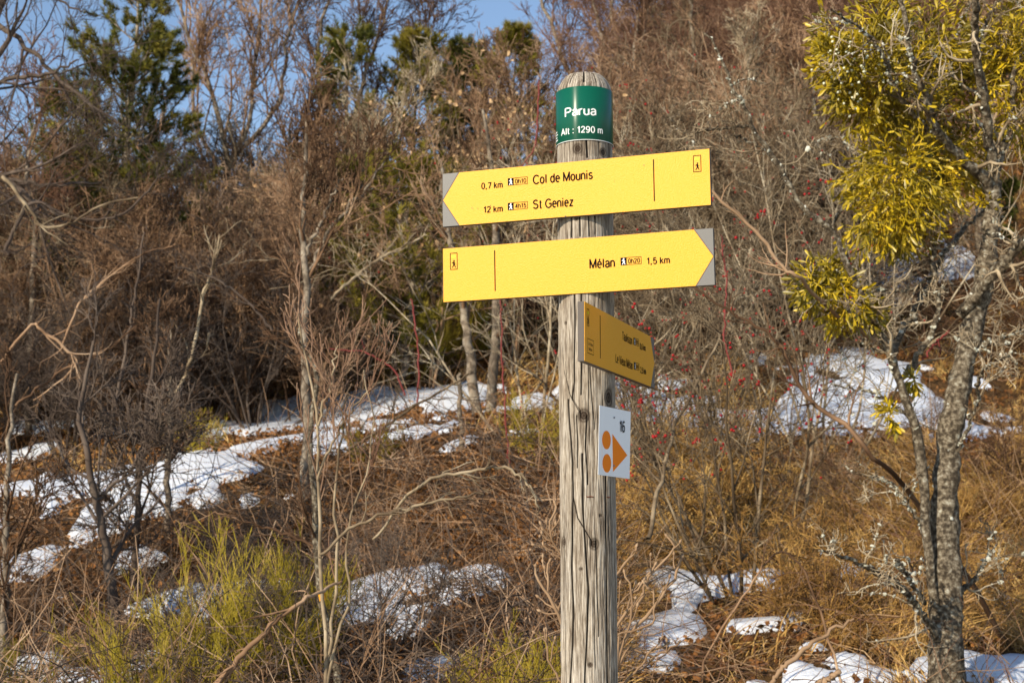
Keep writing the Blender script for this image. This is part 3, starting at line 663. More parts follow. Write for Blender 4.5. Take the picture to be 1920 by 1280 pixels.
# ---- bare shrubs of the thicket
def shrub_mesh(name, seed, h, stems, spread, mat, k=(8, 7, 3), rm=.0022, up=.05, stemr=.014):
    r = rng_(seed); a = r.uniform(0, 6.28, stems); q = r.uniform(.15, 1, stems) * spread
    d = np.stack([np.cos(a) * q, np.sin(a) * q, np.ones(stems)], -1)
    p0 = np.stack([np.cos(a) * .12 * q, np.sin(a) * .12 * q, np.full(stems, -.12)], -1)
    st = [walk(p0, d, h * r.uniform(.7, 1.15, stems), stemr * r.uniform(.6, 1.3, stems), rm * 1.3, 10, .11, up, r)]
    L = tree_geo(st, [dict(k=k[0], ang=.7, L=h * .42, rr=.62, n=7, w=.16, up=up, rmin=rm), dict(k=k[1], ang=.75, L=h * .20, rr=.6, n=5, w=.2, up=up * .5, t0=.12, rmin=rm),
                      dict(k=k[2], ang=.8, L=h * .085, rr=.8, n=4, w=.25, up=0, t0=.1, rmin=rm * .85)], r)
    V, F = tubes(flat(st, 5) + flat(L[0], 4) + flat(L[1], 3) + flat(L[2], 3))
    return mesh_from(name, V, F, M[mat], True), L
KINDS = {}
def kinds(key, n, *a, **k): KINDS[key] = [shrub_mesh('bare_shrub', 100 + hash_(key) + i, *a, **k)[0] for i in range(n)]
def hash_(s): return sum(ord(c) * (i + 3) for i, c in enumerate(s)) % 997
kinds('brown', 4, 2.2, 10, .55, 'twig', k=(8, 6, 3), up=.10, rm=.0028); kinds('gold', 2, .8, 22, 1.0, 'grass', k=(6, 5, 2), up=.05, stemr=.006, rm=.0022); kinds('grey', 3, 2.2, 8, .8, 'twig_grey', k=(8, 7, 3), rm=.0026); kinds('red', 3, 2.6, 9, .5, 'twig_red', k=(8, 7, 3), up=.09)
kinds('dark', 2, 1.9, 9, .9, 'twig_dark')
kinds('low', 3, 1.0, 16, 1.4, 'twig', k=(7, 5, 2), up=.0, stemr=.008)

count = {}
def snow_behind(x, Y, h):
    g0 = gz(x, Y); a0 = (g0 - EYE) / Y; a1 = (g0 + h - EYE) / Y; out = np.zeros(np.shape(x), bool)
    for q in (0, .25, .5, .8, 1.1, 1.5, 2.0, 2.6, 3.2):
        xx = x * (Y + q) / Y; yy = Y + q; a = (gz(xx, yy) - EYE) / yy
        out |= (snow_mask(xx, yy) > .02) & (a > a0 - .003) & (a < a1)
    return out
def scatter_shrubs(n, key, px0, px1, y0, y1, s0, s1, label, group, seed, keep=None):
    r = rng_(seed)
    for i in range(n):
        Y = r.uniform(y0, y1); px = r.uniform(px0, px1); x = (px - 960) / FPX * Y
        if keep is not None and not keep(px, Y, r): continue
        if key in ('low', 'gold') and snow_behind(np.array([x]), np.array([Y]), .5 * s1)[0] and r.rand() < .8: continue
        me = KINDS[key][r.randint(len(KINDS[key]))]; o = link('bare_shrub', me, None, (x, Y, float(gz(x, Y)) - .03)); s = r.uniform(s0, s1)
        o.scale = (s * r.uniform(.85, 1.15), s * r.uniform(.85, 1.15), s); o.rotation_euler = (r.normal(0, .07), r.normal(0, .07), r.uniform(0, 6.28))
        tag(o, label, 'shrub', group)

gL = 'bare shrubs of the thicket left of the signpost'
def clear_mid(px, Y, r): return not (630 < px < 1010 and Y < 17.5)
scatter_shrubs(20, 'brown', -250, 640, 11.9, 13.6, .55, .95, 'leafless brown shrub', gL, 1)
scatter_shrubs(9, 'dark', -150, 600, 11.0, 12.8, .5, .9, 'dark leafless shrub', 'dark bare shrubs at the left', 2)
scatter_shrubs(30, 'brown', -250, 1000, 13.6, 17.5, .65, 1.2, 'leafless brown shrub', 'bare shrubs on the upper bank', 3, clear_mid)
scatter_shrubs(18, 'grey', -250, 620, 13.0, 19, .65, 1.15, 'pale grey leafless shrub', 'grey bare shrubs on the upper bank', 4)
scatter_shrubs(22, 'grey', 1190, 1560, 12.4, 15, .7, 1.15, 'grey twiggy leafless shrub', 'grey bare shrubs right of the signpost', 5, lambda px, Y, r: Y > 13.2 or px < 1400)
scatter_shrubs(22, 'brown', 1120, 1560, 13.4, 18, .8, 1.4, 'leafless brown shrub', 'brown bare shrubs right of the signpost', 6)
scatter_shrubs(42, 'red', 1080, 2100, 17, 28, .9, 1.6, 'reddish leafless sapling', 'reddish bare saplings on the right hillside', 7)
scatter_shrubs(24, 'red', -250, 1000, 18, 27, .45, .8, 'reddish leafless sapling', 'reddish bare saplings on the left hillside', 8)
scatter_shrubs(56, 'red', 1180, 2300, 28, 48, 1.2, 2.2, 'reddish leafless tree', 'far reddish trees on the right hillside', 9)
scatter_shrubs(6, 'dark', -100, 700, 5.6, 8.0, .25, .45, 'small dark leafless shrub', 'small dark shrubs on the near bank', 14)
scatter_shrubs(22, 'low', -200, 1040, 5.6, 8.2, .3, .6, 'low sprawling leafless bramble', 'low brambles on the near bank', 10)
scatter_shrubs(8, 'low', 1180, 2050, 6.6, 11.5, .35, .7, 'low sprawling leafless bramble', 'low brambles in the dry grass', 11)
scatter_shrubs(22, 'gold', 1200, 2050, 6.6, 11.0, .45, .85, 'small golden dry shrub', 'golden dry shrubs in the grass', 13)
scatter_shrubs(12, 'low', 640, 1250, 13, 16, .5, .9, 'low sprawling leafless bramble', 'low brambles above the snow', 12)

# ---- taller bare trees
def bare_tree(name, pts, Y, wpx, label, group=None, mat='bark', tw='twig', seed=0, k=(10, 7, 6, 3), L=(1.2, .5, .25, .12), up=.1, rmin=.0022, extra=(), t0=.25, ang=.65, cat='tree', ground=True):
    r = rng_(seed); P = px2w(pts, Y); rad = np.array(wpx) / FPX * Y / 2
    if ground:
        b = P[0].copy(); 
        if b[2] > gz(b[0], b[1]) - .05: b[2] = gz(b[0], b[1]) - .08; P = np.vstack([b, P]); rad = np.concatenate([[rad[0] * 1.15], rad])
    base = P[0].copy(); P = P - base; tr = [spline(P, rad, 26, .004 * Y / 6, r)]
    for pe, we in extra: tr.append(spline(px2w(pe, Y) - base, np.array(we) / FPX * Y / 2, 18, .006 * Y / 6, r))
    root = empty(name, base, 0, label, cat, group)
    V, F = tubes(flat(tr, 10)); link('trunk', mesh_from('trunk', V, F, M[mat], True), root)
    lv = []
    for i, kk in enumerate(k): lv.append(dict(k=kk, ang=ang, L=L[i], rr=.55, n=(8, 6, 5, 4)[i], w=(.12, .16, .2, .22)[i], up=up if i < 2 else up * .4, t0=t0 if i == 0 else .15, rmin=rmin))
    g = tree_geo(tr, lv, r); parts = []
    for i, b in enumerate(g): parts += flat(b, (5, 4, 3, 3)[i])
    V, F = tubes(parts); link('crown', mesh_from('crown', V, F, M[tw], True), root)
    return root, tr, g

# fans of bare branches against the sky, upper left and upper middle
bare_tree('bare_tree', [(430, 420), (425, 300), (400, 180), (350, 60), (320, -40)], 17, (15, 12, 9, 7, 4), 'tall bare tree fanning its stems against the sky, upper left of the boards', mat='bark', tw='twig', seed=31, k=(11, 8, 5, 2), L=(1.7, .75, .36, .16), rmin=.003, up=.11,
          extra=[([(425, 330), (470, 220), (480, 100), (500, -60)], (10, 8, 6, 4)), ([(428, 300), (520, 200), (540, 80), (580, -60)], (10, 8, 6, 3)), ([(425, 340), (370, 240), (365, 120), (420, -50)], (9, 7, 5, 3))], ang=.5)
bare_tree('bare_tree', [(640, 430), (650, 300), (680, 160), (720, 40), (730, -30)], 19, (13, 11, 8, 5, 3), 'bare tree behind the small pines, left of the signpost top', rmin=.0035, seed=32, k=(14, 8, 5, 2), L=(1.5, .7, .32, .14), up=.12, extra=[([(645, 330), (600, 200), (600, 60), (640, -60)], (13, 10, 7, 4)), ([(650, 300), (740, 180), (800, 70)], (11, 8, 3))])
bare_tree('bare_tree', [(1090, 330), (1085, 200), (1050, 90), (1000, -40)], 24, (14, 11, 8, 5), 'bare tree rising against the sky just behind the signpost top', tw='twig_red', seed=33, k=(12, 8, 6, 2), L=(1.9, .85, .4, .17), up=.13, rmin=.003, extra=[([(1088, 230), (1140, 100), (1150, -60)], (9, 7, 4)), ([(1087, 240), (1180, 130), (1230, -40)], (13, 9, 5))])
bare_tree('bare_tree', [(1300, 330), (1310, 180), (1340, 60), (1350, -60)], 25, (14, 11, 8, 4), 'reddish bare tree on the skyline right of the signpost', tw='twig_red', seed=34, k=(16, 9, 6, 3), L=(2.1, .95, .42, .18), up=.12, rmin=.003, extra=[([(1302, 260), (1240, 130), (1220, 20)], (14, 10, 5)), ([(1305, 220), (1420, 90), (1460, -40)], (13, 9, 5))])
bare_tree('bare_tree', [(-120, 620), (-60, 300), (-20, 60), (60, -150)], 10.5, (40, 34, 26, 16), 'overhanging bare tree whose limbs enter at the upper left edge', mat='twig_dark', tw='twig_dark', rmin=.0018, seed=35, k=(4, 6, 5, 2), L=(1.5, .7, .33, .14), up=.02, t0=.1,
          extra=[([(-60, 10), (40, 80), (90, 130), (160, 190), (230, 240)], (12, 10, 8, 6, 3)), ([(-60, 300), (30, 350), (80, 390), (140, 410)], (20, 13, 9, 4)), ([(-70, 330), (0, 335), (80, 345), (190, 345)], (14, 10, 7, 4)), ([(-60, -40), (50, -20), (150, 20)], (10, 7, 3)), ([(-60, 180), (10, 150), (90, 140), (150, 110)], (12, 9, 6, 3))])

for i, (pts, Y, w, tw_, lb) in enumerate([
    ([(560, 450), (556, 370), (540, 290), (548, 220)], 14.5, (11, 10, 7, 3), 'twig', 'thin bare tree in front of the fan of bare stems left of the middle pines'),
    ([(700, 430), (706, 350), (735, 270), (760, 190)], 14.8, (11, 9, 6, 3), 'twig_grey', 'thin bare tree veiling the two middle pines left of the signpost'),
    ([(880, 430), (884, 350), (905, 270), (900, 200)], 15, (11, 9, 6, 3), 'twig', 'thin bare tree veiling the small pines under the patch of blue sky'),
    ([(985, 400), (990, 300), (975, 200), (985, 120)], 14.6, (10, 8, 6, 3), 'twig', 'thin bare tree directly left of the green band'),
    ([(1195, 420), (1200, 300), (1185, 170), (1200, 20)], 18, (15, 13, 9, 4), 'twig', 'bare tree rising right beside the green band to the top edge'),
    ([(1262, 400), (1270, 260), (1300, 120), (1290, -20)], 17, (15, 12, 9, 4), 'twig_grey', 'bare tree rising above the middle of the top board'),
    ([(1370, 520), (1362, 380), (1380, 230), (1420, 60)], 15, (16, 14, 10, 5), 'twig_grey', 'grey bare tree rising past the right end of the top board'),
    ([(1445, 480), (1452, 330), (1440, 180), (1470, 20)], 17, (16, 13, 9, 4), 'twig', 'brown bare tree rising left of the largest mistletoe clump'),
    ([(1510, 560), (1506, 420), (1530, 260), (1515, 80)], 14.5, (15, 13, 9, 4), 'twig_red', 'reddish bare tree rising close to the left of the mistletoe'),
    ([(1120, 330), (1125, 230), (1140, 120), (1110, 0)], 21, (14, 12, 9, 5), 'twig_red', 'bare tree on the skyline right above the signpost top'),
    ([(1840, 560), (1835, 400), (1860, 200), (1850, 0)], 15, (16, 14, 10, 5), 'twig', 'brown bare tree behind the fork of the mistletoe tree'),
    ([(60, 560), (66, 430), (50, 310), (80, 200)], 12.6, (12, 10, 7, 3), 'twig_red', 'thin reddish bare tree near the left edge below the overhanging limbs')]):
    bare_tree('bare_tree', pts, Y, w, lb, 'bare trees rising from the thicket', mat='bark', tw=tw_, seed=700 + i, k=(11, 8, 5, 2), L=(1.15, .55, .28, .13), up=.12, rmin=.0028, t0=.3)

# slender trunks standing on the terrace
bare_tree('slender_tree', [(905, 850), (885, 700), (872, 600), (850, 480), (835, 400), (825, 300)], 10.8, (22, 20, 16, 13, 10, 6), 'slender grey-barked tree under the left half of the boards, left one of the close pair', 'slender trees on the terrace', seed=41, k=(9, 5, 4, 0), L=(.8, .4, .18, .1), t0=.35)
bare_tree('slender_tree', [(918, 850), (920, 760), (930, 650), (932, 560), (930, 440), (925, 330), (905, 200)], 10.6, (23, 21, 19, 17, 14, 10, 5), 'slender grey-barked tree under the left half of the boards, right one of the close pair', 'slender trees on the terrace', seed=42, k=(10, 5, 4, 0), L=(.8, .4, .18, .1), t0=.35)
bare_tree('dead_snag', [(868, 860), (864, 780), (861, 700)], 9.3, (12, 10, 7), 'short dead snag of a trunk below the left end of the middle board', seed=43, k=(2, 2, 0, 0), L=(.15, .1, .1, .1), cat='tree trunk')
bare_tree('young_tree', [(575, 760), (570, 640), (575, 520), (565, 420), (572, 330), (575, 220)], 8.8, (17, 15, 13, 11, 9, 5), 'young bare tree with a pale stem rising through the thicket left of the boards', 'young bare trees', seed=44, k=(9, 5, 4, 1), L=(.8, .4, .2, .1), t0=.15, extra=[([(572, 480), (610, 400), (640, 330)], (8, 6, 3)), ([(570, 520), (620, 430), (690, 350), (720, 300)], (8, 7, 5, 3))])
bare_tree('young_tree', [(215, 1150), (205, 1060), (185, 960), (165, 860), (150, 770), (175, 640)], 7.4, (20, 18, 14, 12, 9, 5), 'dark young tree leaning left in front of the large snow patch', 'young bare trees', mat='twig_dark', tw='twig_dark', seed=45, k=(9, 5, 4, 2), L=(.7, .34, .18, .09), t0=.2, extra=[([(180, 940), (230, 890), (285, 830)], (8, 6, 3))])
bare_tree('young_tree', [(255, 990), (262, 900), (268, 840), (285, 700), (300, 560)], 8.0, (12, 10, 9, 7, 4), 'thin dark young tree crossing the middle of the large snow patch', 'young bare trees', mat='twig_dark', tw='twig_dark', seed=46, k=(12, 6, 4, 2), L=(.55, .3, .16, .09), t0=.15)
bare_tree('young_tree', [(316, 960), (316, 860), (322, 730), (320, 600)], 8.6, (13, 11, 8, 4), 'thin pale young tree at the right edge of the large snow patch', 'young bare trees', seed=47, k=(10, 5, 4, 2), L=(.55, .3, .16, .09), t0=.25)
bare_tree('young_tree', [(10, 1130), (12, 1000), (14, 860), (30, 700)], 7.0, (14, 12, 9, 5), 'young bare tree at the left edge of the picture', 'young bare trees', seed=48, k=(10, 5, 4, 2), L=(.6, .3, .16, .09), t0=.2)
rt_, tr_, _ = bare_tree('marked_sapling', [(634, 1290), (620, 1210), (602, 1110), (592, 1000), (586, 900), (580, 800), (592, 700), (565, 640), (560, 590)], 5.8, (17, 15, 13, 12, 11, 10, 8, 6, 3), 'pale sapling with an orange paint mark near its foot, left of the signpost', mat='lichen_bark', tw='twig', seed=49, k=(7, 4, 3, 0), L=(.36, .2, .12, .07), t0=.1, cat='sapling', rmin=.0016)
pp = px2w([(605, 1125), (601, 1106)], 5.8) - np.array(rt_.location)
link('paint_mark', mesh_from('paint_mark', *tubes([(pp[None] + [0, -.002, 0], np.array([[.0165, .0160]]), 10)]), M['paint'], True), rt_)
bare_tree('upright_shrub', [(612, 1300), (600, 1050), (596, 900), (594, 780), (575, 680), (558, 590)], 5.2, (8, 7, 6, 5, 4, 3), 'thin upright shrub with reddish stems beside the paint-marked sapling', mat='twig_grey', tw='twig_red', seed=50, k=(5, 3, 2, 0), L=(.4, .2, .1, .1), up=.2, ang=.5, cat='shrub', rmin=.0015,
          extra=[([(610, 1280), (632, 1100), (628, 950), (640, 820), (650, 730)], (6, 6, 5, 4, 2)), ([(612, 1290), (650, 1120), (655, 980), (700, 830), (686, 700)], (6, 5, 4, 3, 2)), ([(596, 900), (640, 800), (700, 720)], (5, 4, 2)), ([(594, 800), (622, 720), (628, 650)], (5, 4, 2))])

# arching stems and pale dead branches
def arch(pts, Y, w, label, mat='twig_tan', seed=0, k=(6, 3), L=(.22, .09), name='arching_branch', cat='branch', n=30, red=False, kinds_=None):
    r = rng_(seed); P = px2w(pts, Y); 
    st = [spline(P, np.array(w) / FPX * Y / 2, n, .004, r)]
    g = tree_geo(st, [dict(k=k[0], ang=.7, L=L[0], rr=.6, n=6, w=.18, up=.05, rmin=.0014), dict(k=k[1], ang=.7, L=L[1], rr=.7, n=4, w=.2, up=.05, rmin=.0012)], r)
    base = P[0].copy(); V, F = tubes(flat(st, 7) + flat(g[0], 4) + flat(g[1], 3)); V = V - base
    return tag(link(name, mesh_from(name, V, F, M[mat], True), None, base), label, cat)
def groundpt(px, Y):
    x = (px - 960) / FPX * Y; return (px, 640 - ((0)))
arch([(1900, 1230, .9), (1800, 1060, .6), (1690, 905, .3), (1640, 860), (1590, 800), (1530, 760), (1490, 700), (1455, 640), (1420, 610), (1370, 585), (1310, 545), (1270, 500)], 5.4, (12, 12, 10, 9, 9, 9, 8, 7, 6, 5, 4, 3), 'long brown stem slanting from under the middle board down to the mistletoe tree trunk', 'twig', 61, (12, 3), (.25, .1))
arch([(1640, 640, .5), (1545, 570, .2), (1500, 520), (1470, 505), (1430, 450), (1390, 410), (1340, 365), (1300, 300)], 5.2, (9, 8, 7, 7, 7, 6, 6, 3), 'tan stem running from the right end of the top board down to the small mistletoe', 'twig_tan', 62, (8, 2), (.2, .08))
arch([(600, 1045), (655, 990), (740, 957), (830, 937), (905, 926)], 5.0, (6, 6, 6, 5, 3), 'pale arching branch left of the signpost below the snow terrace', 'twig_grey', 63, (7, 2), (.16, .07))
arch([(700, 1010, .3), (780, 915), (860, 885), (940, 878), (990, 905), (1010, 960)], 5.3, (5, 6, 6, 6, 5, 4), 'grey twisted branch arching just left of the signpost', 'twig_grey', 64, (8, 3), (.16, .07))
arch([(640, 1090, .2), (560, 1130), (480, 1200), (400, 1290)], 5.0, (5, 8, 10, 12), 'brown branch sloping through the green broom at the lower left', 'twig', 65, (8, 3), (.22, .09))
arch([(1310, 1300), (1340, 1200), (1400, 1110), (1450, 1040), (1500, 1060), (1550, 1180), (1580, 1290)], 5.6, (4, 4, 4, 4, 4, 5, 5), 'thin stem arching over the dry grass right of the signpost', 'twig', 66, (5, 2), (.2, .1))
arch([(1215, 1010), (1240, 900, .3), (1270, 790, .6), (1345, 640, .9), (1400, 500, 1.2)], 6.4, (9, 8, 7, 5, 3), 'grey stem leaning up to the right just behind the marker plate', 'twig_grey', 67, (10, 4), (.35, .15))
arch([(1440, 1290), (1490, 1230), (1600, 1160)], 5.2, (9, 10, 4), 'pale broken stick lying in the grass at the bottom right', 'twig_tan', 68, (0, 0), (.2, .1), name='broken_stick', cat='stick')
arch([(1530, 1285), (1570, 1262)], 5.1, (12, 11), 'short pale cut stick lying on the snow at the bottom right', 'twig_tan', 69, (0, 0), (.2, .1), name='broken_stick', cat='stick')
for i, (pts, Y, w, mt_, lb) in enumerate([
    ([(0, 680), (60, 610), (75, 617), (125, 655), (140, 690), (60, 750)], 8.2, (6, 6, 6, 6, 4, 3), 'twig', 'pale crooked branch in the thicket at the left edge'),
    ([(115, 650), (150, 570), (180, 540), (260, 480), (330, 460)], 8.2, (5, 5, 4, 3, 2), 'twig', 'brown branch rising to the right from the pale crooked branch'),
    ([(290, 790), (350, 700), (380, 560), (400, 500), (412, 440)], 8.6, (7, 7, 6, 5, 3), 'twig_grey', 'curved grey stem rising in the thicket above the large snow patch'),
    ([(0, 330), (20, 345), (60, 400), (78, 425), (130, 420), (190, 385), (260, 370)], 9, (8, 8, 7, 7, 5, 4, 3), 'twig_grey', 'grey crooked branch under the pine at the left edge'),
    ([(10, 470), (60, 380), (140, 410), (230, 400), (300, 330)], 9.4, (8, 7, 6, 5, 3), 'twig_dark', 'dark branch crossing the lowest limbs at the upper left'),
    ([(190, 870), (215, 760), (240, 640), (252, 560), (270, 440)], 8.8, (8, 7, 6, 5, 3), 'twig_dark', 'dark slender stem in the middle of the left thicket'),
    ([(510, 620), (470, 570), (400, 520), (330, 500)], 8.5, (5, 5, 4, 3), 'twig_dark', 'dark branch slanting up to the left beside the young pale-stemmed tree'),
    ([(30, 760), (110, 700), (190, 660), (260, 610), (300, 600)], 8.4, (5, 5, 4, 3, 2), 'twig', 'long thin branch slanting over the left end of the terrace'),
    ([(620, 560), (690, 500), (740, 470), (800, 440)], 11.5, (6, 6, 5, 3), 'twig_grey', 'grey branch crossing the green broom left of the boards'),
    ([(655, 840), (720, 800), (780, 760), (850, 720), (880, 700)], 8.4, (6, 5, 5, 4, 3), 'twig_grey', 'thin grey branch slanting up to the paired trunks'),
    ([(640, 1060), (560, 1010), (470, 980), (400, 960)], 6, (6, 5, 4, 3), 'twig', 'brown branch above the broom pointing left')]):
    arch(pts, Y, w, lb, mt_, 160 + i, (9, 4), (.35, .13))
for i, (pts, Y, lb) in enumerate([([(955, 870), (950, 800), (942, 690), (938, 560)], 8.5, 'thin red vertical stem beside the right one of the paired trunks'), ([(782, 760), (785, 680), (776, 590), (770, 560)], 8.8, 'thin red stem left of the paired trunks'),
                                  ([(760, 740), (735, 690), (680, 660), (620, 655)], 8.6, 'thin red stem bending left in the shadowed hollow'), ([(1010, 150), (1008, 220), (1000, 280), (960, 330)], 10, 'thin red stem beside the green name band'),
                                  ([(1372, 700), (1358, 620), (1362, 520), (1350, 440)], 6.6, 'thin red stem among the red berries'), ([(1780, 620), (1740, 660), (1705, 710)], 5.8, 'short red-brown stem at the left side of the mistletoe tree trunk')]):
    arch(pts, Y, [3.2] * 3 + [2] if len(pts) == 4 else [4, 4, 3], lb, 'red_stem', 70 + i, (2, 1), (.12, .06), 'red_stem', 'stem')

# tan budded shrub close behind the post
def budded():
    r = rng_(80); Y = 3.75; st = []
    for pts, w in [([(1150, 1290), (1170, 1205), (1220, 1145), (1262, 1090), (1278, 1045)], (9, 9, 8, 7, 6)), ([(1130, 1290), (1150, 1180), (1200, 1125), (1212, 1085), (1262, 1035), (1250, 1005)], (7, 7, 6, 6, 5, 5)), ([(1120, 1200), (1158, 1135), (1190, 1110), (1228, 1060)], (6, 5, 5, 5)),
                   ([(1110, 1130), (1157, 1075), (1188, 1038)], (6, 6, 5)), ([(1140, 1290), (1175, 1215), (1220, 1228), (1245, 1222), (1275, 1205)], (6, 5, 5, 5, 4)), ([(1150, 1290), (1200, 1250), (1222, 1215)], (6, 5, 4)), ([(1100, 1290), (1060, 1180), (1028, 1120), (1002, 1066)], (9, 8, 7, 5)),
                   ([(1090, 1200), (1050, 1150), (1028, 1100), (1030, 1050)], (6, 6, 5, 4)), ([(1090, 1080), (1050, 1043), (1016, 1018)], (6, 5, 5)), ([(1090, 1060), (1048, 1028), (1010, 1000)], (6, 5, 5)), ([(1090, 1080), (1032, 1005), (1045, 945)], (6, 5, 5)), ([(1060, 1290), (1030, 1240), (1025, 1180)], (6, 5, 4)),
                   ([(1150, 1290), (1180, 1160), (1185, 1120), (1172, 1070)], (6, 5, 5, 4)), ([(1158, 1190), (1215, 1170), (1228, 1130), (1220, 1100)], (5, 5, 4, 4))]:
        dy = r.uniform(-.15, .2); P = px2w([(a, b, dy) for a, b in pts], Y); st.append(spline(P, np.array(w) / FPX * Y / 2 * .8, 14, .0025, r))
    g = tree_geo(st, [dict(k=3, ang=.6, L=.075, rr=.7, n=5, w=.15, up=.15, t0=.3, rmin=.0016)], r)
    base = px2w([(1120, 1290)], Y)[0]; base[2] = gz(base[0], base[1])
    stub = [spline(np.array([base - [0, 0, .05], (base + b[0][0, 0]) / 2 + r.normal(0, .02, 3), b[0][0, 0]]), [.007, .006, float(b[1][0, 0])], 10, .002, r) for b in st]
    root = empty('budded_shrub', base, 0, 'tan leafless shrub with swollen buds growing close behind the foot of the signpost', 'shrub')
    V, F = tubes(flat(st, 8) + flat(g[0], 5) + flat(stub, 6)); link('stems', mesh_from('stems', V - base, F, M['twig_tan'], True), root)
    tips = np.concatenate([b[0][:, -1] for b in st] + [g[0][0][0][:, -1]] + [b[0][:, -1] for b in g[0]][1:]); dirs = np.concatenate([b[0][:, -1] - b[0][:, -2] for b in st] + [g[0][0][0][:, -1] - g[0][0][0][:, -2]] + [b[0][:, -1] - b[0][:, -2] for b in g[0]][1:])
    dirs = norm(dirs); P = tips[:, None] + dirs[:, None] * np.linspace(-.003, .010, 5)[None, :, None]; R = np.broadcast_to(np.array([.0018, .0038, .0042, .003, .0006]), P.shape[:2])
    bme = mesh_from('bud', *tubes([(P[0:1] - tips[0], R[0:1], 6)]), M['twig_tan'], True)
    for t, d in zip(tips, dirs):
        q = Vector(dirs[0]).rotation_difference(Vector(d)); o = link('bud', bme, root, tuple(t - base)); o.rotation_mode = 'QUATERNION'; o.rotation_quaternion = q
budded()

# ---- the mistletoe tree at the right
def ico(r=1.0):
    t = (1 + 5 ** .5) / 2; V = norm(np.array([(-1, t, 0), (1, t, 0), (-1, -t, 0), (1, -t, 0), (0, -1, t), (0, 1, t), (0, -1, -t), (0, 1, -t), (t, 0, -1), (t, 0, 1), (-t, 0, -1), (-t, 0, 1)], float)) * r
    F = np.array([(0, 11, 5), (0, 5, 1), (0, 1, 7), (0, 7, 10), (0, 10, 11), (1, 5, 9), (5, 11, 4), (11, 10, 2), (10, 7, 6), (7, 1, 8), (3, 9, 4), (3, 4, 2), (3, 2, 6), (3, 6, 8), (3, 8, 9), (4, 9, 5), (2, 4, 11), (6, 2, 10), (8, 6, 7), (9, 8, 1)])
    return V, F
def instances(tV, tF, pts, sc, rng, rot=True):
    n = len(pts); V = tV[None] * np.asarray(sc).reshape(n, 1, -1)
    if rot:
        q = norm(rng.normal(size=(n, 4))); w, x, y, z = q.T
        Rm = np.stack([1 - 2 * (y * y + z * z), 2 * (x * y - z * w), 2 * (x * z + y * w), 2 * (x * y + z * w), 1 - 2 * (x * x + z * z), 2 * (y * z - x * w), 2 * (x * z - y * w), 2 * (y * z + x * w), 1 - 2 * (x * x + y * y)], -1).reshape(n, 3, 3)
        V = np.einsum('nij,nkj->nki', Rm, V)
    V = V + np.asarray(pts)[:, None]; m = len(tV)
    return V.reshape(-1, 3), (np.arange(n)[:, None, None] * m + tF[None]).reshape(-1, tF.shape[1])

TY = 5.7
r = rng_(90)
HT = [([(1772, 1330), (1774, 1200), (1775, 1100), (1770, 1000), (1774, 900), (1780, 820), (1795, 740), (1815, 650), (1838, 560), (1852, 480), (1862, 400), (1864, 340)], (67, 62, 58, 52, 47, 45, 44, 42, 39, 35, 32, 27))]
HB = [([(1862, 370), (1838, 325), (1800, 295), (1770, 262), (1748, 230), (1740, 190), (1722, 150), (1705, 90), (1690, 10), (1680, -60)], (22, 19, 17, 15, 13, 11, 10, 9, 7, 5)),
      ([(1746, 218), (1775, 195), (1790, 165), (1786, 110), (1800, 50), (1830, -20)], (10, 9, 8, 7, 6, 4)), ([(1738, 185), (1745, 150), (1752, 110)], (8, 7, 4)), ([(1864, 350), (1850, 220), (1832, 110), (1828, 20), (1850, -60)], (20, 17, 14, 12, 9)),
      ([(1864, 345), (1890, 240), (1905, 130), (1940, 20)], (14, 11, 9, 6)), ([(1832, 110), (1850, 40), (1890, -20)], (8, 6, 3)),
      ([(1768, 1230), (1748, 1120), (1738, 1000), (1728, 870), (1716, 790), (1690, 720), (1672, 665), (1640, 600), (1618, 560), (1590, 500), (1560, 430), (1513, 397), (1480, 345), (1453, 300), (1420, 253), (1405, 225), (1390, 190), (1368, 150), (1353, 110), (1322, 60)], (14, 15, 16, 16, 16, 15, 14, 12, 11, 10, 9, 9, 9, 8, 7, 6, 6, 5, 4, 3)),
      ([(1800, 590), (1850, 530), (1885, 487), (1935, 440), (2010, 380)], (22, 20, 18, 17, 14)), ([(1770, 1230), (1735, 1160), (1700, 1110), (1650, 1075), (1600, 1050), (1540, 1030)], (12, 11, 10, 9, 6, 3)), ([(1735, 1130), (1700, 1080), (1680, 1050)], (7, 6, 4)),
      ([(1672, 665), (1700, 610), (1738, 540), (1768, 480), (1800, 440), (1845, 390)], (12, 12, 11, 11, 9, 6)), ([(1770, 480), (1720, 540), (1650, 545), (1560, 540)], (7, 6, 5, 3)), ([(1690, 710), (1740, 640), (1758, 570), (1750, 470), (1770, 420)], (11, 10, 9, 8, 5)),
      ([(1410, 235), (1350, 240), (1300, 250)], (5, 5, 2)), ([(1453, 300), (1400, 262), (1370, 255)], (5, 4, 2)), ([(1740, 1010), (1700, 940), (1660, 900), (1620, 890)], (8, 7, 5, 3)), ([(1800, 650), (1860, 640), (1920, 620), (1990, 600)], (9, 8, 7, 4)), ([(1560, 430), (1600, 330), (1580, 260), (1530, 265)], (6, 5, 5, 3)),
      ([(1740, 190), (1660, 130), (1600, 100), (1545, 60)], (8, 7, 5, 3)), ([(1770, 262), (1700, 200), (1640, 80), (1560, 20)], (9, 8, 6, 3)), ([(1716, 790), (1640, 740), (1560, 720)], (6, 5, 3)), ([(1790, 860), (1830, 760), (1840, 700), (1900, 660)], (7, 6, 5, 3)), ([(1795, 1115), (1835, 1075), (1860, 1030)], (9, 6, 4))]
base = px2w([(1772, 1340)], TY)[0]; base[2] = float(gz(base[0], base[1])) - .05
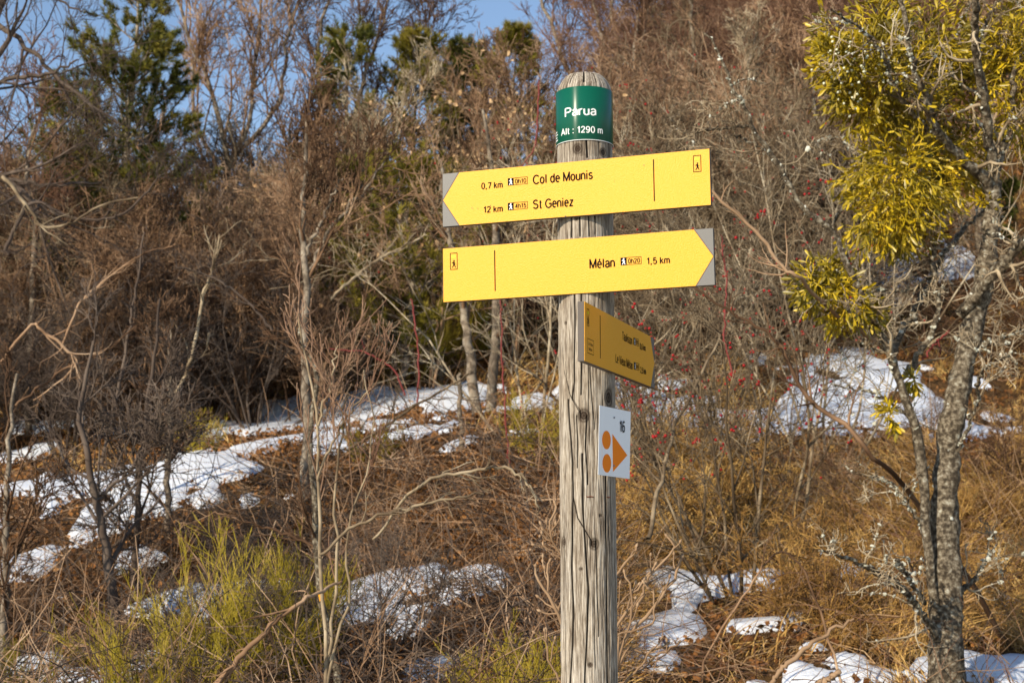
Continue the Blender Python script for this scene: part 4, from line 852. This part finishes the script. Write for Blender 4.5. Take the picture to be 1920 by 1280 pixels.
def hb(L, n, jit, dy):
    out = []
    for pts, w in L:
        k = len(pts); y = r.uniform(-dy, dy); P = px2w([(a, b, y * i / k) for i, (a, b) in enumerate(pts)], TY); P[:, 1] += (0)
        out.append(spline(P - base, np.array(w) / FPX * TY / 2 * (1 if dy == 0 else 1.08), n, jit, r))
    return out
HT[0] = ([(1772, 1420)] + HT[0][0], (88,) + HT[0][1])
tr = hb(HT, 90, .0022, 0); br = hb(HB, 46, .0045, .9)
tree = empty('mistletoe_tree', base, 0, 'lichen-covered bare tree at the right carrying yellow-green mistletoe', 'tree')
def rough(b, amt):
    P, R = b; k = r.normal(0, 1, R.shape); k = (k + np.roll(k, 1, 1)) / 2; return P, R * (1 + amt * k)
V, F = tubes(flat([rough(t, .07) for t in tr], 20))
dn = SNoise(17, 20, 30, 160); ang_ = np.arctan2(V[:, 1], V[:, 0]); c = np.repeat(tr[0][0][0], 20, 0); dd = V - c; V = c + dd * (1 + .07 * dn(V[:, 0] + V[:, 1] * 1.3, V[:, 2] * .6))[:, None]
link('trunk', mesh_from('trunk', V, F, M['lichen_bark'], True), tree)
V, F = tubes(flat([rough(t, .14) for t in br], 9)); link('limbs', mesh_from('limbs', V, F, M['lichen_bark'], True), tree)
g = tree_geo(br, [dict(k=9, ang=.95, L=.30, rr=.5, n=8, w=.28, up=.03, t0=.12, rmin=.0016), dict(k=5, ang=.9, L=.12, rr=.6, n=6, w=.3, up=.03, t0=.1, rmin=.0014), dict(k=2, ang=.9, L=.045, rr=.9, n=4, w=.3, up=0, t0=.1, rmin=.0014)], r)
V, F = tubes(flat(g[0], 4) + flat(g[1], 3) + flat(g[2], 3)); link('crown', mesh_from('crown', V, F, M['twig_grey'], True), tree)
# lichen rosettes and tufts on limbs and trunk
def m_lichen():
    m, nt, b = mat_base('pale_lichen'); geo = nt.nodes.new('ShaderNodeTexCoord')
    nt.links.new(ramp(nt, [(.3, (.22, .22, .16)), (.5, (.46, .46, .38)), (.7, (.66, .67, .60))], noise(nt, 30, 2, geo.outputs['Object'])), b.inputs['Base Color']); b.inputs['Roughness'].default_value = .9; return m
M['lichen'] = m_lichen()
pts = []; scs = []
for P, R in tr + br + g[0]:
    B_, N_, _ = P.shape; cnt = int((9 if B_ == 1 else .9) * B_ * 10); pid = r.randint(0, B_, cnt); t = r.uniform(.05, .98, cnt)
    p, rr, T = sample_poly(P, R, pid, t); q = norm(r.normal(size=p.shape) + [-.5, -.4, .3]); cl = dn(p[:, 0] * .3 + p[:, 1] * .2, p[:, 2] * .3) > (-.1 if B_ == 1 else .3)
    p = p + q * rr[:, None]; pts.append(p[cl]); scs.append((r.uniform(.25, 1, cnt) ** 2 * .011 + .002)[cl])
pts = np.concatenate(pts); scs = np.concatenate(scs)
iv, if_ = ico(); iv = iv * [1, .75, .45]
V, F = instances(iv, if_, pts, np.stack([scs * r.uniform(.5, 1.3, len(scs)), scs * r.uniform(.5, 1.3, len(scs)), scs], -1), r)
V = V + r.normal(0, .0009, V.shape); tag(link('lichen', mesh_from('lichen', V, F, M['lichen']), tree), kind='stuff')

# mistletoe
def leaf_template():
    x = np.array([0, .25, .55, .85, 1.0]) ; w = np.array([.03, .075, .125, .10, .02]); z = .16 * x ** 2; V = []
    for a, b, c in zip(x, w, z): V += [(-b, a, c + .03 * (b > .05)), (0, a, c), (b, a, c + .03 * (b > .05))]
    F = []
    for i in range(4): F += [(i * 3, i * 3 + 1, i * 3 + 4, i * 3 + 3), (i * 3 + 1, i * 3 + 2, i * 3 + 5, i * 3 + 4)]
    return np.array(V), np.array(F)
LV, LF = leaf_template()
leaf_me = mesh_from('leaf', LV * .041, LF, M['mistletoe'], True)
def basis(d, rng):
    d = norm(d); a = norm(rng.normal(size=d.shape)); x = norm(np.cross(d, a)); z = np.cross(x, d); return np.stack([x, d, z], -1)   # columns
def mistletoe(label, blobs, seed, nparts, berries=0, droop=0.):
    """blobs: (px, py, dY, radius m, stems)"""
    rr = rng_(seed); segs = []; tips = []; tdir = []
    for px, py, dy, rad, st in blobs:
        st = int(st * 1.6); c = at(px, py, TY + dy); lv = 5 if rad > .12 else 4; d = norm(rr.normal(size=(st, 3)) + [0, 0, -.15]); p = np.repeat(c[None], st, 0) + rr.normal(0, rad * .12, (st, 3)); step = rad / lv * 1.05
        for k in range(lv):
            L = step * rr.uniform(.7, 1.3, len(p)); q = p + d * L[:, None] + [0, 0, -droop * step * .3]
            segs.append((np.stack([p, (p + q) / 2 + rr.normal(0, .003, p.shape), q], 1), np.full((len(p), 3), .0028 - k * .0003)))
            if k >= lv - 3: tips.append(q); tdir.append(d)
            if k < lv - 1 and k < 4:
                f = 2 if k < 3 else 1
                perp = norm(np.cross(d, rr.normal(size=d.shape))); s = .42
                p = np.concatenate([q] * f); d = norm(np.concatenate([d + perp * s, d - perp * s][:f]) + [0, 0, -droop * .25])
            else: p = q
    tips = np.concatenate(tips); tdir = np.concatenate(tdir); n = len(tips)
    perp = norm(np.cross(tdir, rr.normal(size=tdir.shape)))
    P = np.concatenate([tips, tips]); D = norm(np.concatenate([tdir * 1.0 + perp * .65, tdir * 1.0 - perp * .65]) + [0, 0, -.25 - droop * .4])
    keep = rr.rand(len(P)) < .9; P = P[keep]; D = D[keep]; Bm = basis(D, rr); sc = rr.uniform(.6, 1.25, len(P))
    base = at(blobs[0][0], blobs[0][1], TY + blobs[0][2]); root = empty('mistletoe', base, 0, label, 'mistletoe', 'mistletoe clumps on the bare tree')
    order = np.argsort(P[:, 1] + rr.uniform(0, .15, len(P))); fr = order[:nparts]; rest = order[nparts:]
    for i in fr:
        o = link('leaf', leaf_me, root); m = Matrix([list(Bm[i][a] * sc[i]) + [0] for a in range(3)] + [[0, 0, 0, 1]]); m.translation = Vector(P[i] - base); o.matrix_local = m
    if len(rest):
        V = np.einsum('nij,kj->nki', Bm[rest], LV * .041) * sc[rest][:, None, None] + P[rest][:, None] - base
        F = (np.arange(len(rest))[:, None, None] * len(LV) + LF[None]).reshape(-1, 4)
        tag(link('foliage', mesh_from('foliage', V.reshape(-1, 3), F, M['mistletoe'], True), root), kind='stuff')
    V, F = tubes(flat([(a - base, b) for a, b in segs], 3)); link('stems', mesh_from('stems', V, F, M['mistletoe'], True), root)
    if berries:
        ids = rr.randint(0, n, berries * 9); tp = tips[ids]; c0 = at(1590, 135, TY - .25); d = np.linalg.norm(tp - c0, axis=1); tp = tp[np.argsort(d + rr.uniform(0, .12, len(d)))[:berries]]
        bme = mesh_from('berry', *[q for q in ((ico(.0062)[0]), ico()[1])], M['berry_white'], True)
        for q in tp: link('berry', bme, root, tuple(q - base + rr.normal(0, .012, 3) + [0, -.01, 0]))
mistletoe('largest mistletoe clump with white berries, upper left in the crown of the bare tree', [(1660, 150, -.05, .24, 20), (1600, 130, -.1, .16, 14), (1740, 80, .1, .22, 16), (1650, 40, .0, .14, 9), (1760, 200, .15, .22, 14), (1800, 120, .2, .16, 9), (1560, 60, 0, .09, 5), (1620, 200, -.05, .13, 9), (1560, 120, -.1, .09, 6)], 201, 280, 90)
mistletoe('mistletoe clump hanging in the middle of the crown below the largest one', [(1690, 330, .0, .24, 18), (1650, 390, -.05, .17, 12), (1740, 290, .1, .2, 12), (1700, 410, -.05, .13, 9), (1610, 320, 0, .10, 6), (1800, 280, .2, .16, 8)], 202, 280, 0, .35)
mistletoe('mistletoe clump cut by the right edge of the picture', [(1890, 110, .1, .2, 14), (1920, 40, .1, .18, 12), (1900, 220, .1, .16, 9), (1955, 150, .1, .2, 8), (1850, 390, .05, .06, 3)], 203, 200, 0, .2)
mistletoe('small separate mistletoe clump low on the left, beside the berried shrub', [(1570, 560, -.2, .12, 11), (1530, 530, -.25, .09, 7), (1610, 590, -.2, .09, 6), (1560, 510, -.2, .07, 4)], 204, 230, 0, .3)
mistletoe('tiny mistletoe sprig at the left side of the trunk below the branches', [(1715, 712, -.1, .035, 3)], 205, 60, 0, .3)
mistletoe('tiny mistletoe sprig low over the snow left of the trunk', [(1670, 780, -.1, .05, 3)], 206, 60, 0, .3)

# ---- shrubs with red berries
def berried(px, Y, h, seed, label, nb, s=1.0, stems=7):
    me, L = shrub_mesh('branches', seed, h, stems, .95, 'twig_grey', k=(7, 6, 3), rm=.0016, stemr=.011)
    x = (px - 960) / FPX * Y; root = empty('berried_shrub', (x, Y, float(gz(x, Y)) - .03), 0, label, 'shrub', 'shrubs with red berries')
    link('branches', me, root); rr = rng_(seed + 1); tips = L[1][0][0][:, -1]; tips = tips[tips[:, 2] > h * .35]; tp = tips[rr.randint(0, len(tips), nb)] + rr.normal(0, .012, (nb, 3))
    V, F = instances(*ico(.0065), tp, np.ones((nb, 1)) * rr.uniform(.8, 1.3, (nb, 1)), rr); tag(link('berries', mesh_from('berries', V, F, M['berry_red'], True), root), kind='stuff')
berried(1390, 7.2, 1.75, 301, 'grey shrub thick with red berries at the pointed end of the middle board', 330)
berried(1330, 8.4, 1.7, 302, 'grey shrub with red berries behind the lowest yellow board', 180)
berried(1470, 8.4, 1.9, 303, 'grey shrub with a few red berries left of the small mistletoe clump', 150)
berried(1340, 10, 2.6, 304, 'tall grey shrub with scattered red berries behind the right end of the top board', 190)
berried(1180, 11, 2.9, 305, 'tall grey shrub with scattered red berries just right of the green band', 160)
berried(1000, 9.6, 2.4, 306, 'shrub with a few red berries between the paired trunks and the signpost', 60)
berried(1560, 9.5, 2.6, 307, 'tall grey shrub with few red berries behind the mistletoe', 110)

# ---- conifers
def conifer(px, Y, ytop, label, group, seed, mat='pine', wid=.33, nl=.085, nw=.009, dens=1.5, h=None):
    rr = rng_(seed); x = (px - 960) / FPX * Y; z0 = float(gz(x, Y)); h = max(h or (at(px, ytop, Y)[2] - z0), 1.0)
    root = empty('pine_tree', (x, Y, z0 - .05), rr.uniform(0, 6.28), label, 'pine tree', group)
    tr = [spline([(0, 0, 0), (rr.normal(0, .05), rr.normal(0, .05), h * .5), (0, 0, h)], [.018 * h, .011 * h, .004], 16, .01, rr)]
    n = int(h * 22); t = rr.uniform(.12, .97, n); p, ra, T = sample_poly(*tr[0], np.zeros(n, int), t); a = rr.uniform(0, 6.28, n); up = .1 + .8 * t; d = np.stack([np.cos(a), np.sin(a), up], -1)
    L = h * wid * (1.05 - t) ** .75 * rr.uniform(.6, 1.15, n) + .08
    lim = [walk(p, d, L, np.maximum(ra * .45, .004), .003, 7, .08, .07, rr)]
    g = tree_geo(lim, [dict(k=9, ang=.75, L=.11 * h * (.9 if h > 3 else 1.2), rr=.6, n=5, w=.12, up=.12, t0=.3, rmin=.0025)], rr)
    V, F = tubes(flat(tr, 8) + flat(lim, 4) + flat(g[0], 3)); link('trunk', mesh_from('trunk', V, F, M['bark'], True), root)
    P, R = g[0][0]; P2, R2 = lim[0]
    m = int(7 * dens); pid = np.repeat(np.arange(len(P)), m); tt = rr.uniform(.35, 1, len(pid)); p, _, T = sample_poly(P, R, pid, tt)
    pid2 = np.repeat(np.arange(len(P2)), m); p2, _, T2 = sample_poly(P2, R2, pid2, rr.uniform(.6, 1, len(pid2))); p = np.concatenate([p, p2]); T = np.concatenate([T, T2])
    q = 7; p = np.repeat(p, q, 0); T = np.repeat(T, q, 0); nd = norm(T * .9 + norm(rr.normal(size=p.shape)) * .75); sd = norm(np.cross(nd, rr.normal(size=p.shape))); ln = nl * rr.uniform(.6, 1.15, (len(p), 1))
    V = np.stack([p - sd * nw / 2, p + sd * nw / 2, p + nd * ln], 1).reshape(-1, 3); F = np.arange(len(V)).reshape(-1, 3)
    tag(link('foliage', mesh_from('foliage', V, F, M[mat]), root), kind='stuff')
gp = 'pines among the bare trees'
conifer(240, 14.0, -50, 'tallest dark pine in the upper left, its top reaching the sky', gp, 401, wid=.34, dens=2.4)
conifer(120, 18.5, 150, 'dark pine left of the tallest one, half hidden by bare branches', gp, 402, wid=.42, dens=1.5)
conifer(20, 20, 330, 'low pine at the left edge beneath the overhanging limbs', gp, 403, wid=.5)
conifer(645, 17, 65, 'pine between the two fans of bare stems left of the signpost', gp, 404, wid=.26)
conifer(775, 17.6, 85, 'pine with a broad olive crown, second left of the signpost', gp, 405, mat='yellowgreen', wid=.36)
conifer(858, 18.5, 80, 'dark narrow pine under the patch of blue sky', gp, 406, wid=.25)
conifer(965, 17.2, 75, 'olive pine closest to the signpost top', gp, 407, mat='yellowgreen', wid=.34)
conifer(905, 19, 110, 'small pine under the patch of blue sky, right of the dark narrow one', gp, 411, wid=.28)
conifer(745, 12.6, 325, 'bushy olive conifer left of the top board, low above the upper snow strip', gp, 408, mat='yellowgreen', wid=.7, nl=.07, dens=1.3)
conifer(675, 14.0, 330, 'bushy dark conifer behind the olive one left of the top board', gp, 409, wid=.6)
conifer(825, 12.9, 340, 'low dark conifer just left of the top board tip', gp, 410, mat='yellowgreen', wid=.6)
conifer(1900, 15.5, 420, 'green conifer behind the mistletoe tree at the right edge', gp, 412, wid=.5)
conifer(1740, 17, 500, 'small green conifer beside the upper snow, behind the mistletoe tree', gp, 413, wid=.5)

# ---- saplings with withered tan leaves
def leafy(px, Y, h, seed, label, nleaf, mat='twig'):
    me, L = shrub_mesh('branches', seed, h, 4, .45, mat, k=(9, 6, 2), rm=.002)
    x = (px - 960) / FPX * Y; root = empty('leafy_sapling', (x, Y, float(gz(x, Y)) - .03), 0, label, 'sapling', 'saplings with withered leaves')
    link('branches', me, root); rr = rng_(seed + 1); tips = L[1][0][0][:, 2:].reshape(-1, 3); tips = tips[tips[:, 2] > h * .3]; tp = tips[rr.randint(0, len(tips), nleaf)] + rr.normal(0, .02, (nleaf, 3))
    LT = LV * [2.6, 1, 1.5]; V, F = instances(LT, LF, tp, rr.uniform(.025, .055, (nleaf, 1)), rr); tag(link('withered_leaves', mesh_from('withered_leaves', V, F, M['tanleaf']), root), kind='stuff')
for i, (px, Y, h, n) in enumerate([(800, 12.5, 2.3, 300), (940, 12.8, 2.5, 330), (700, 13.2, 1.9, 120), (860, 13.6, 2.7, 300), (560, 12.2, 1.9, 100), (1010, 13.5, 2.6, 160)]):
    leafy(px, Y, h, 501 + i * 7, ['sapling with withered tan leaves above the left tip of the top board', 'sapling with withered tan leaves close to the left of the green band', 'sapling with withered leaves left of the low conifers', 'tallest withered-leaf sapling, below the patch of blue sky',
          'sapling with few withered leaves beside the young pale-stemmed tree', 'withered-leaf sapling half hidden by the signpost'][i], n)

# ---- broom bushes
def broom(px, Y, h, seed, label, stems=60, spread=.8, mat='broom'):
    rr = rng_(seed); a = rr.uniform(0, 6.28, stems); q = np.sqrt(rr.uniform(0, 1, stems)) * spread; d = np.stack([np.cos(a) * q, np.sin(a) * q, np.ones(stems)], -1); p0 = d * [.12, .12, 0] + [0, 0, -.05]
    st = [walk(p0, d, h * rr.uniform(.55, 1.1, stems), np.full(stems, .0032), .0013, 9, .11, .05, rr)]
    g = tree_geo(st, [dict(k=10, ang=.45, L=h * .40, rr=.6, n=6, w=.12, up=.13, t0=.15, rmin=.0010), dict(k=5, ang=.4, L=h * .2, rr=.8, n=4, w=.12, up=.10, t0=.1, rmin=.0009)], rr)
    V, F = tubes(flat(st, 3) + flat(g[0], 3) + flat(g[1], 3)); x = (px - 960) / FPX * Y
    tag(link('broom_bush', mesh_from('broom_bush', V, F, M[mat]), None, (x, Y, float(gz(x, Y)))), label, 'broom bush', 'green broom bushes')
for i, (px, Y, h, sp, lb) in enumerate([(440, 6.1, .72, .5, 'green broom bush with upright stems, highest of those at the lower left'), (330, 5.7, .6, .7, 'wide green broom bush below the large snow patch'), (530, 6.0, .66, .5, 'green broom bush touching the paint-marked sapling'), (230, 5.1, .5, .9, 'yellow-green broom bush at the bottom left'),
                                        (110, 5.3, .4, .9, 'small broom bush in the bottom left corner'), (420, 5.2, .38, 1.1, 'low broom bush at the bottom edge, left of the sapling foot'), (940, 5.7, .5, .8, 'dark green broom bush just left of the signpost foot'), (650, 13.3, .8, .9, 'broom bush beside the upper snow strip'), (760, 12.9, .7, 1.0, 'broom bush above the upper snow strip left of the middle board'),
                                        (850, 13.2, .8, 1.0, 'broom bush behind the left end of the middle board'), (370, 10.6, .35, .5, 'small bright broom tuft above the left snow'), (1010, 9.0, .45, .8, 'broom bush behind the post beside the lowest board'), (60, 6.4, .4, .6, 'broom tuft at the left edge'), (700, 9.3, .3, .8, 'small broom tuft in the shadowed hollow left of the paired trunks')]):
    broom(px, Y, h, 601 + i, lb, 20 if h < .75 else 50, sp)

# ---- dry grass, litter and tangled dead twigs
def blades(n, region, seed, name, label, h0, h1, mat, wd=.0035, lean=.5, keep=None, tuft=9):
    rr = rng_(seed); px0, px1, y0, y1 = region; k = n // tuft; Y = y0 + (y1 - y0) * rr.rand(k); px = rr.uniform(px0, px1, k); x = (px - 960) / FPX * Y
    sm = np.maximum.reduce([snow_mask(x, Y + q * h1) for q in (0, 1., 2.2)]); kp = (sm < rr.uniform(-.3, .15, k)) & ~(snow_behind(x, Y, h1 * .8) & (rr.rand(k) < .86))
    if keep is not None: kp &= keep(px, Y, rr.rand(k))
    x = x[kp]; Y = Y[kp]; k = len(x); sw = n_b(x * 1.2, Y * 1.2) * 2.5; hh = rr.uniform(h0, h1, k) * (1 + .25 * n_c(x, Y) / 1.5)
    X = np.repeat(x, tuft) + rr.normal(0, .03, k * tuft); YY_ = np.repeat(Y, tuft) + rr.normal(0, .03, k * tuft); Z = gz(X, YY_) - .01; m = len(X)
    a = np.repeat(sw, tuft) + rr.normal(0, .8, m) - 1.3; ln = np.repeat(hh, tuft) * rr.uniform(.5, 1.2, m); lean_ = lean * rr.uniform(.3, 1.5, m)
    d = np.stack([np.cos(a) * lean_, np.sin(a) * lean_, np.ones(m)], -1); p = np.stack([X, YY_, Z], -1); side = norm(np.cross(d, rr.normal(size=d.shape)))
    rows = []; w = wd * rr.uniform(.6, 1.5, m)
    for s in range(4):
        rows.append((p - side * (w * (1 - s / 3.6) / 2)[:, None], p + side * (w * (1 - s / 3.6) / 2)[:, None])); d = norm(d); p = p + d * (ln / 3)[:, None]; d = d + np.stack([np.cos(a) * lean_ * .9, np.sin(a) * lean_ * .9, -.38 * np.ones(m) * (s + .6) * lean_ * 1.6], -1)
    V = np.stack([q for rw in rows for q in rw], 1).reshape(-1, 3); b = np.arange(m)[:, None] * 8; F = np.concatenate([b + [s * 2, s * 2 + 1, s * 2 + 3, s * 2 + 2] for s in range(3)])
    me = mesh_from(name, V, F, M[mat]); tag(link(name, me), label, None, None, 'stuff')
blades(60000, (1120, 2150, 5.0, 10.2), 701, 'dry_grass', 'orange-brown dry grass on the bank right of the signpost', .14, .36, 'grass', .0055, .85)
blades(34000, (-150, 1120, 5.0, 9.6), 702, 'dry_grass', 'brown dry grass on the bank left of the signpost', .06, .20, 'litter', .005, .8)
blades(30000, (-150, 2150, 9.6, 15.2), 703, 'dry_grass', 'dry grass on the upper bank behind the snow terrace', .15, .36, 'grass', .0065, .8)
blades(16000, (600, 2150, 15.2, 22), 704, 'dry_grass', 'dry grass under the trees on the upper slope', .18, .4, 'grass', .009, .7)
blades(14000, (1120, 2150, 5.0, 10.5), 705, 'pale_grass', 'pale straw stalks among the orange grass at the right', .15, .42, 'tanleaf', .004, 1.1, tuft=4)
blades(9000, (-150, 1120, 5.0, 12), 706, 'pale_grass', 'pale straw stalks on the left bank', .1, .35, 'tanleaf', .004, 1.1, tuft=4)
def twigs(n, region, seed, label, L0, L1, rad, mat, zmax=.35, seg=5):
    rr = rng_(seed); px0, px1, y0, y1 = region; Y = rr.uniform(y0, y1, n); x = (rr.uniform(px0, px1, n) - 960) / FPX * Y; sm = np.maximum(snow_mask(x, Y), snow_mask(x, Y + .5)); kp = (sm < rr.uniform(-.3, 1.1, n)) & ~(snow_behind(x, Y, zmax * .6) & (rr.rand(n) < .6)); x = x[kp]; Y = Y[kp]; n = len(x)
    z = gz(x, Y) + rr.uniform(0, 1, n) ** 1.6 * zmax - .02; d = rr.normal(size=(n, 3)) * [1, .8, .55] + [0, 0, .15]
    P, R = walk(np.stack([x, Y, z], -1), d, rr.uniform(L0, L1, n), rad * rr.uniform(.5, 1.4, n), rad * .4, seg, .22, .02, rr)
    P[..., 2] = np.maximum(P[..., 2], gz(P[..., 0], P[..., 1]) + .005); V, F = tubes([(P, R, 3)]); tag(link('dead_twigs', mesh_from('dead_twigs', V, F, M[mat])), label, None, None, 'stuff')
twigs(4500, (-150, 1150, 5.0, 10.0), 711, 'tangle of dead twigs over the near bank at the left', .2, .8, .0028, 'twig', .3)
twigs(4200, (-150, 1150, 5.0, 9.5), 712, 'dark dead twigs over the near bank at the left', .2, .7, .003, 'twig_dark', .4)
twigs(1200, (1150, 2100, 5.0, 10.5), 713, 'dead twigs among the dry grass at the right', .2, .6, .0025, 'twig_tan', .2)
twigs(7000, (-150, 2100, 12.5, 16.5), 714, 'tangle of dead twigs over the upper bank', .4, 1.3, .0045, 'twig', .8)
twigs(1500, (1150, 2100, 5.4, 9.5), 715, 'fine red-brown stems in the dry grass', .2, .5, .0022, 'twig_red', .35)
def litter(n, region, seed, label, mat='litter', s0=.015, s1=.042):
    rr = rng_(seed); px0, px1, y0, y1 = region; Y = rr.uniform(y0, y1, n); x = (rr.uniform(px0, px1, n) - 960) / FPX * Y; sm = snow_mask(x, Y); kp = sm < rr.uniform(-.3, .3, n); x = x[kp]; Y = Y[kp]; n = len(x)
    t = np.array([(-.5, -.3, .08), (.5, -.25, 0), (.45, .3, .1), (-.4, .35, 0)]); f = np.array([(0, 1, 2), (0, 2, 3)])
    V, F = instances(t, f, np.stack([x, Y, gz(x, Y) + rr.uniform(.0, .06, n)], -1), rr.uniform(s0, s1, (n, 1)), rr); tag(link('leaf_litter', mesh_from('leaf_litter', V, F, M[mat])), label, None, None, 'stuff')
litter(42000, (-150, 1200, 5.0, 13), 721, 'fallen brown leaves covering the left bank')
litter(12000, (1200, 2150, 5.0, 13), 722, 'fallen brown leaves among the dry grass')
litter(22000, (-150, 2150, 13, 22), 723, 'fallen leaves on the upper slope', 'litter', .05, .11)

# ---- one label per repeated shrub: kind + what it stands behind in the view + how near it is
LM = [(60, 90, 'under the overhanging limbs in the top left corner'), (250, 130, 'at the tallest pine'), (440, 180, 'among the fan of bare stems at the upper left'), (650, 160, 'at the pine between the two fans of stems'), (820, 160, 'below the patch of blue sky'), (980, 200, 'just left of the green band'),
      (60, 400, 'at the left edge, half way up'), (230, 400, 'below the tallest pine'), (420, 400, 'under the fan of bare stems'), (610, 400, 'beside the young tree with the pale stem'), (780, 400, 'left of the tip of the top board'), (60, 640, 'at the left edge above the snow'), (230, 640, 'above the large snow patch'), (420, 640, 'in the shaded hollow left of the young pale-stemmed tree'),
      (610, 660, 'behind the upright reddish shrub'), (780, 660, 'left of the paired trunks'), (980, 660, 'between the paired trunks and the post'), (60, 880, 'at the left end of the snow terrace'), (250, 900, 'in front of the large snow patch'), (440, 900, 'at the right end of the large snow patch'), (620, 900, 'behind the paint-marked sapling'), (800, 900, 'below the snow terrace left of the post'), (980, 900, 'close to the left side of the post'),
      (80, 1150, 'in the bottom left corner'), (330, 1150, 'among the green broom'), (560, 1150, 'at the foot of the paint-marked sapling'), (760, 1150, 'at the lower snow patch left of the post'), (960, 1150, 'at the dark broom beside the post foot'), (1220, 120, 'right of the green band'), (1330, 60, 'on the skyline right of the post'), (1450, 120, 'left of the berried mistletoe clump'), (1620, 120, 'behind the largest mistletoe clump'), (1850, 120, 'behind the mistletoe at the right edge'),
      (1400, 330, 'right of the top board end'), (1540, 330, 'left of the hanging mistletoe clump'), (1720, 400, 'behind the hanging mistletoe clump'), (1880, 400, 'at the right edge behind the trunk fork'), (1250, 620, 'behind the lowest board'), (1380, 560, 'at the pointed end of the middle board'), (1480, 640, 'left of the small mistletoe clump'), (1620, 650, 'above the snow mound'), (1850, 650, 'right of the mistletoe tree trunk'),
      (1240, 820, 'right of the marker plate'), (1400, 800, 'at the snow right of the marker plate'), (1600, 900, 'in the golden grass left of the mistletoe tree'), (1860, 900, 'in the golden grass right of the mistletoe tree'), (1300, 1100, 'in the grass right of the post foot'), (1550, 1150, 'in the grass at the lower right'), (1850, 1150, 'in the bottom right corner')]
ORD = ['nearest', 'second nearest', 'third nearest', 'fourth nearest', 'fifth nearest', 'sixth nearest', 'seventh nearest', 'eighth nearest', 'ninth nearest', 'tenth nearest', 'eleventh nearest', 'twelfth nearest', 'thirteenth nearest', 'fourteenth nearest', 'fifteenth nearest', 'sixteenth nearest', 'seventeenth nearest', 'eighteenth nearest', 'nineteenth nearest', 'twentieth nearest']
cells = {}
for o in list(C.objects):
    if o.name.split('.')[0] != 'bare_shrub' or o.parent: continue
    h = 2.2 * o.scale[2] if not ('low ' in o['label'] or 'small' in o['label']) else .5 * o.scale[2]
    P = np.array(o.location) + [0, 0, h * .6] - [0, 0, EYE]; d = P @ _f; px = 960 + FPX * P[0] / d; py = 640 - FPX * (P @ _u) / d
    if px < -140 or px > 2060 or py < -260: bpy.data.objects.remove(o); continue
    k = min(LM, key=lambda q: (q[0] - px) ** 2 + (q[1] - py) ** 2)[2]; cells.setdefault((o['label'], k), []).append((d, o))
for (lb, k), L in cells.items():
    L.sort(key=lambda t: t[0])
    for i, (d, o) in enumerate(L):
        o['label'] = lb + ' ' + k + ('' if len(L) == 1 else ', ' + ORD[min(i, len(ORD) - 1)] + ' there')
        if i >= len(ORD): o['label'] = L[len(ORD) - 1][1]['label']
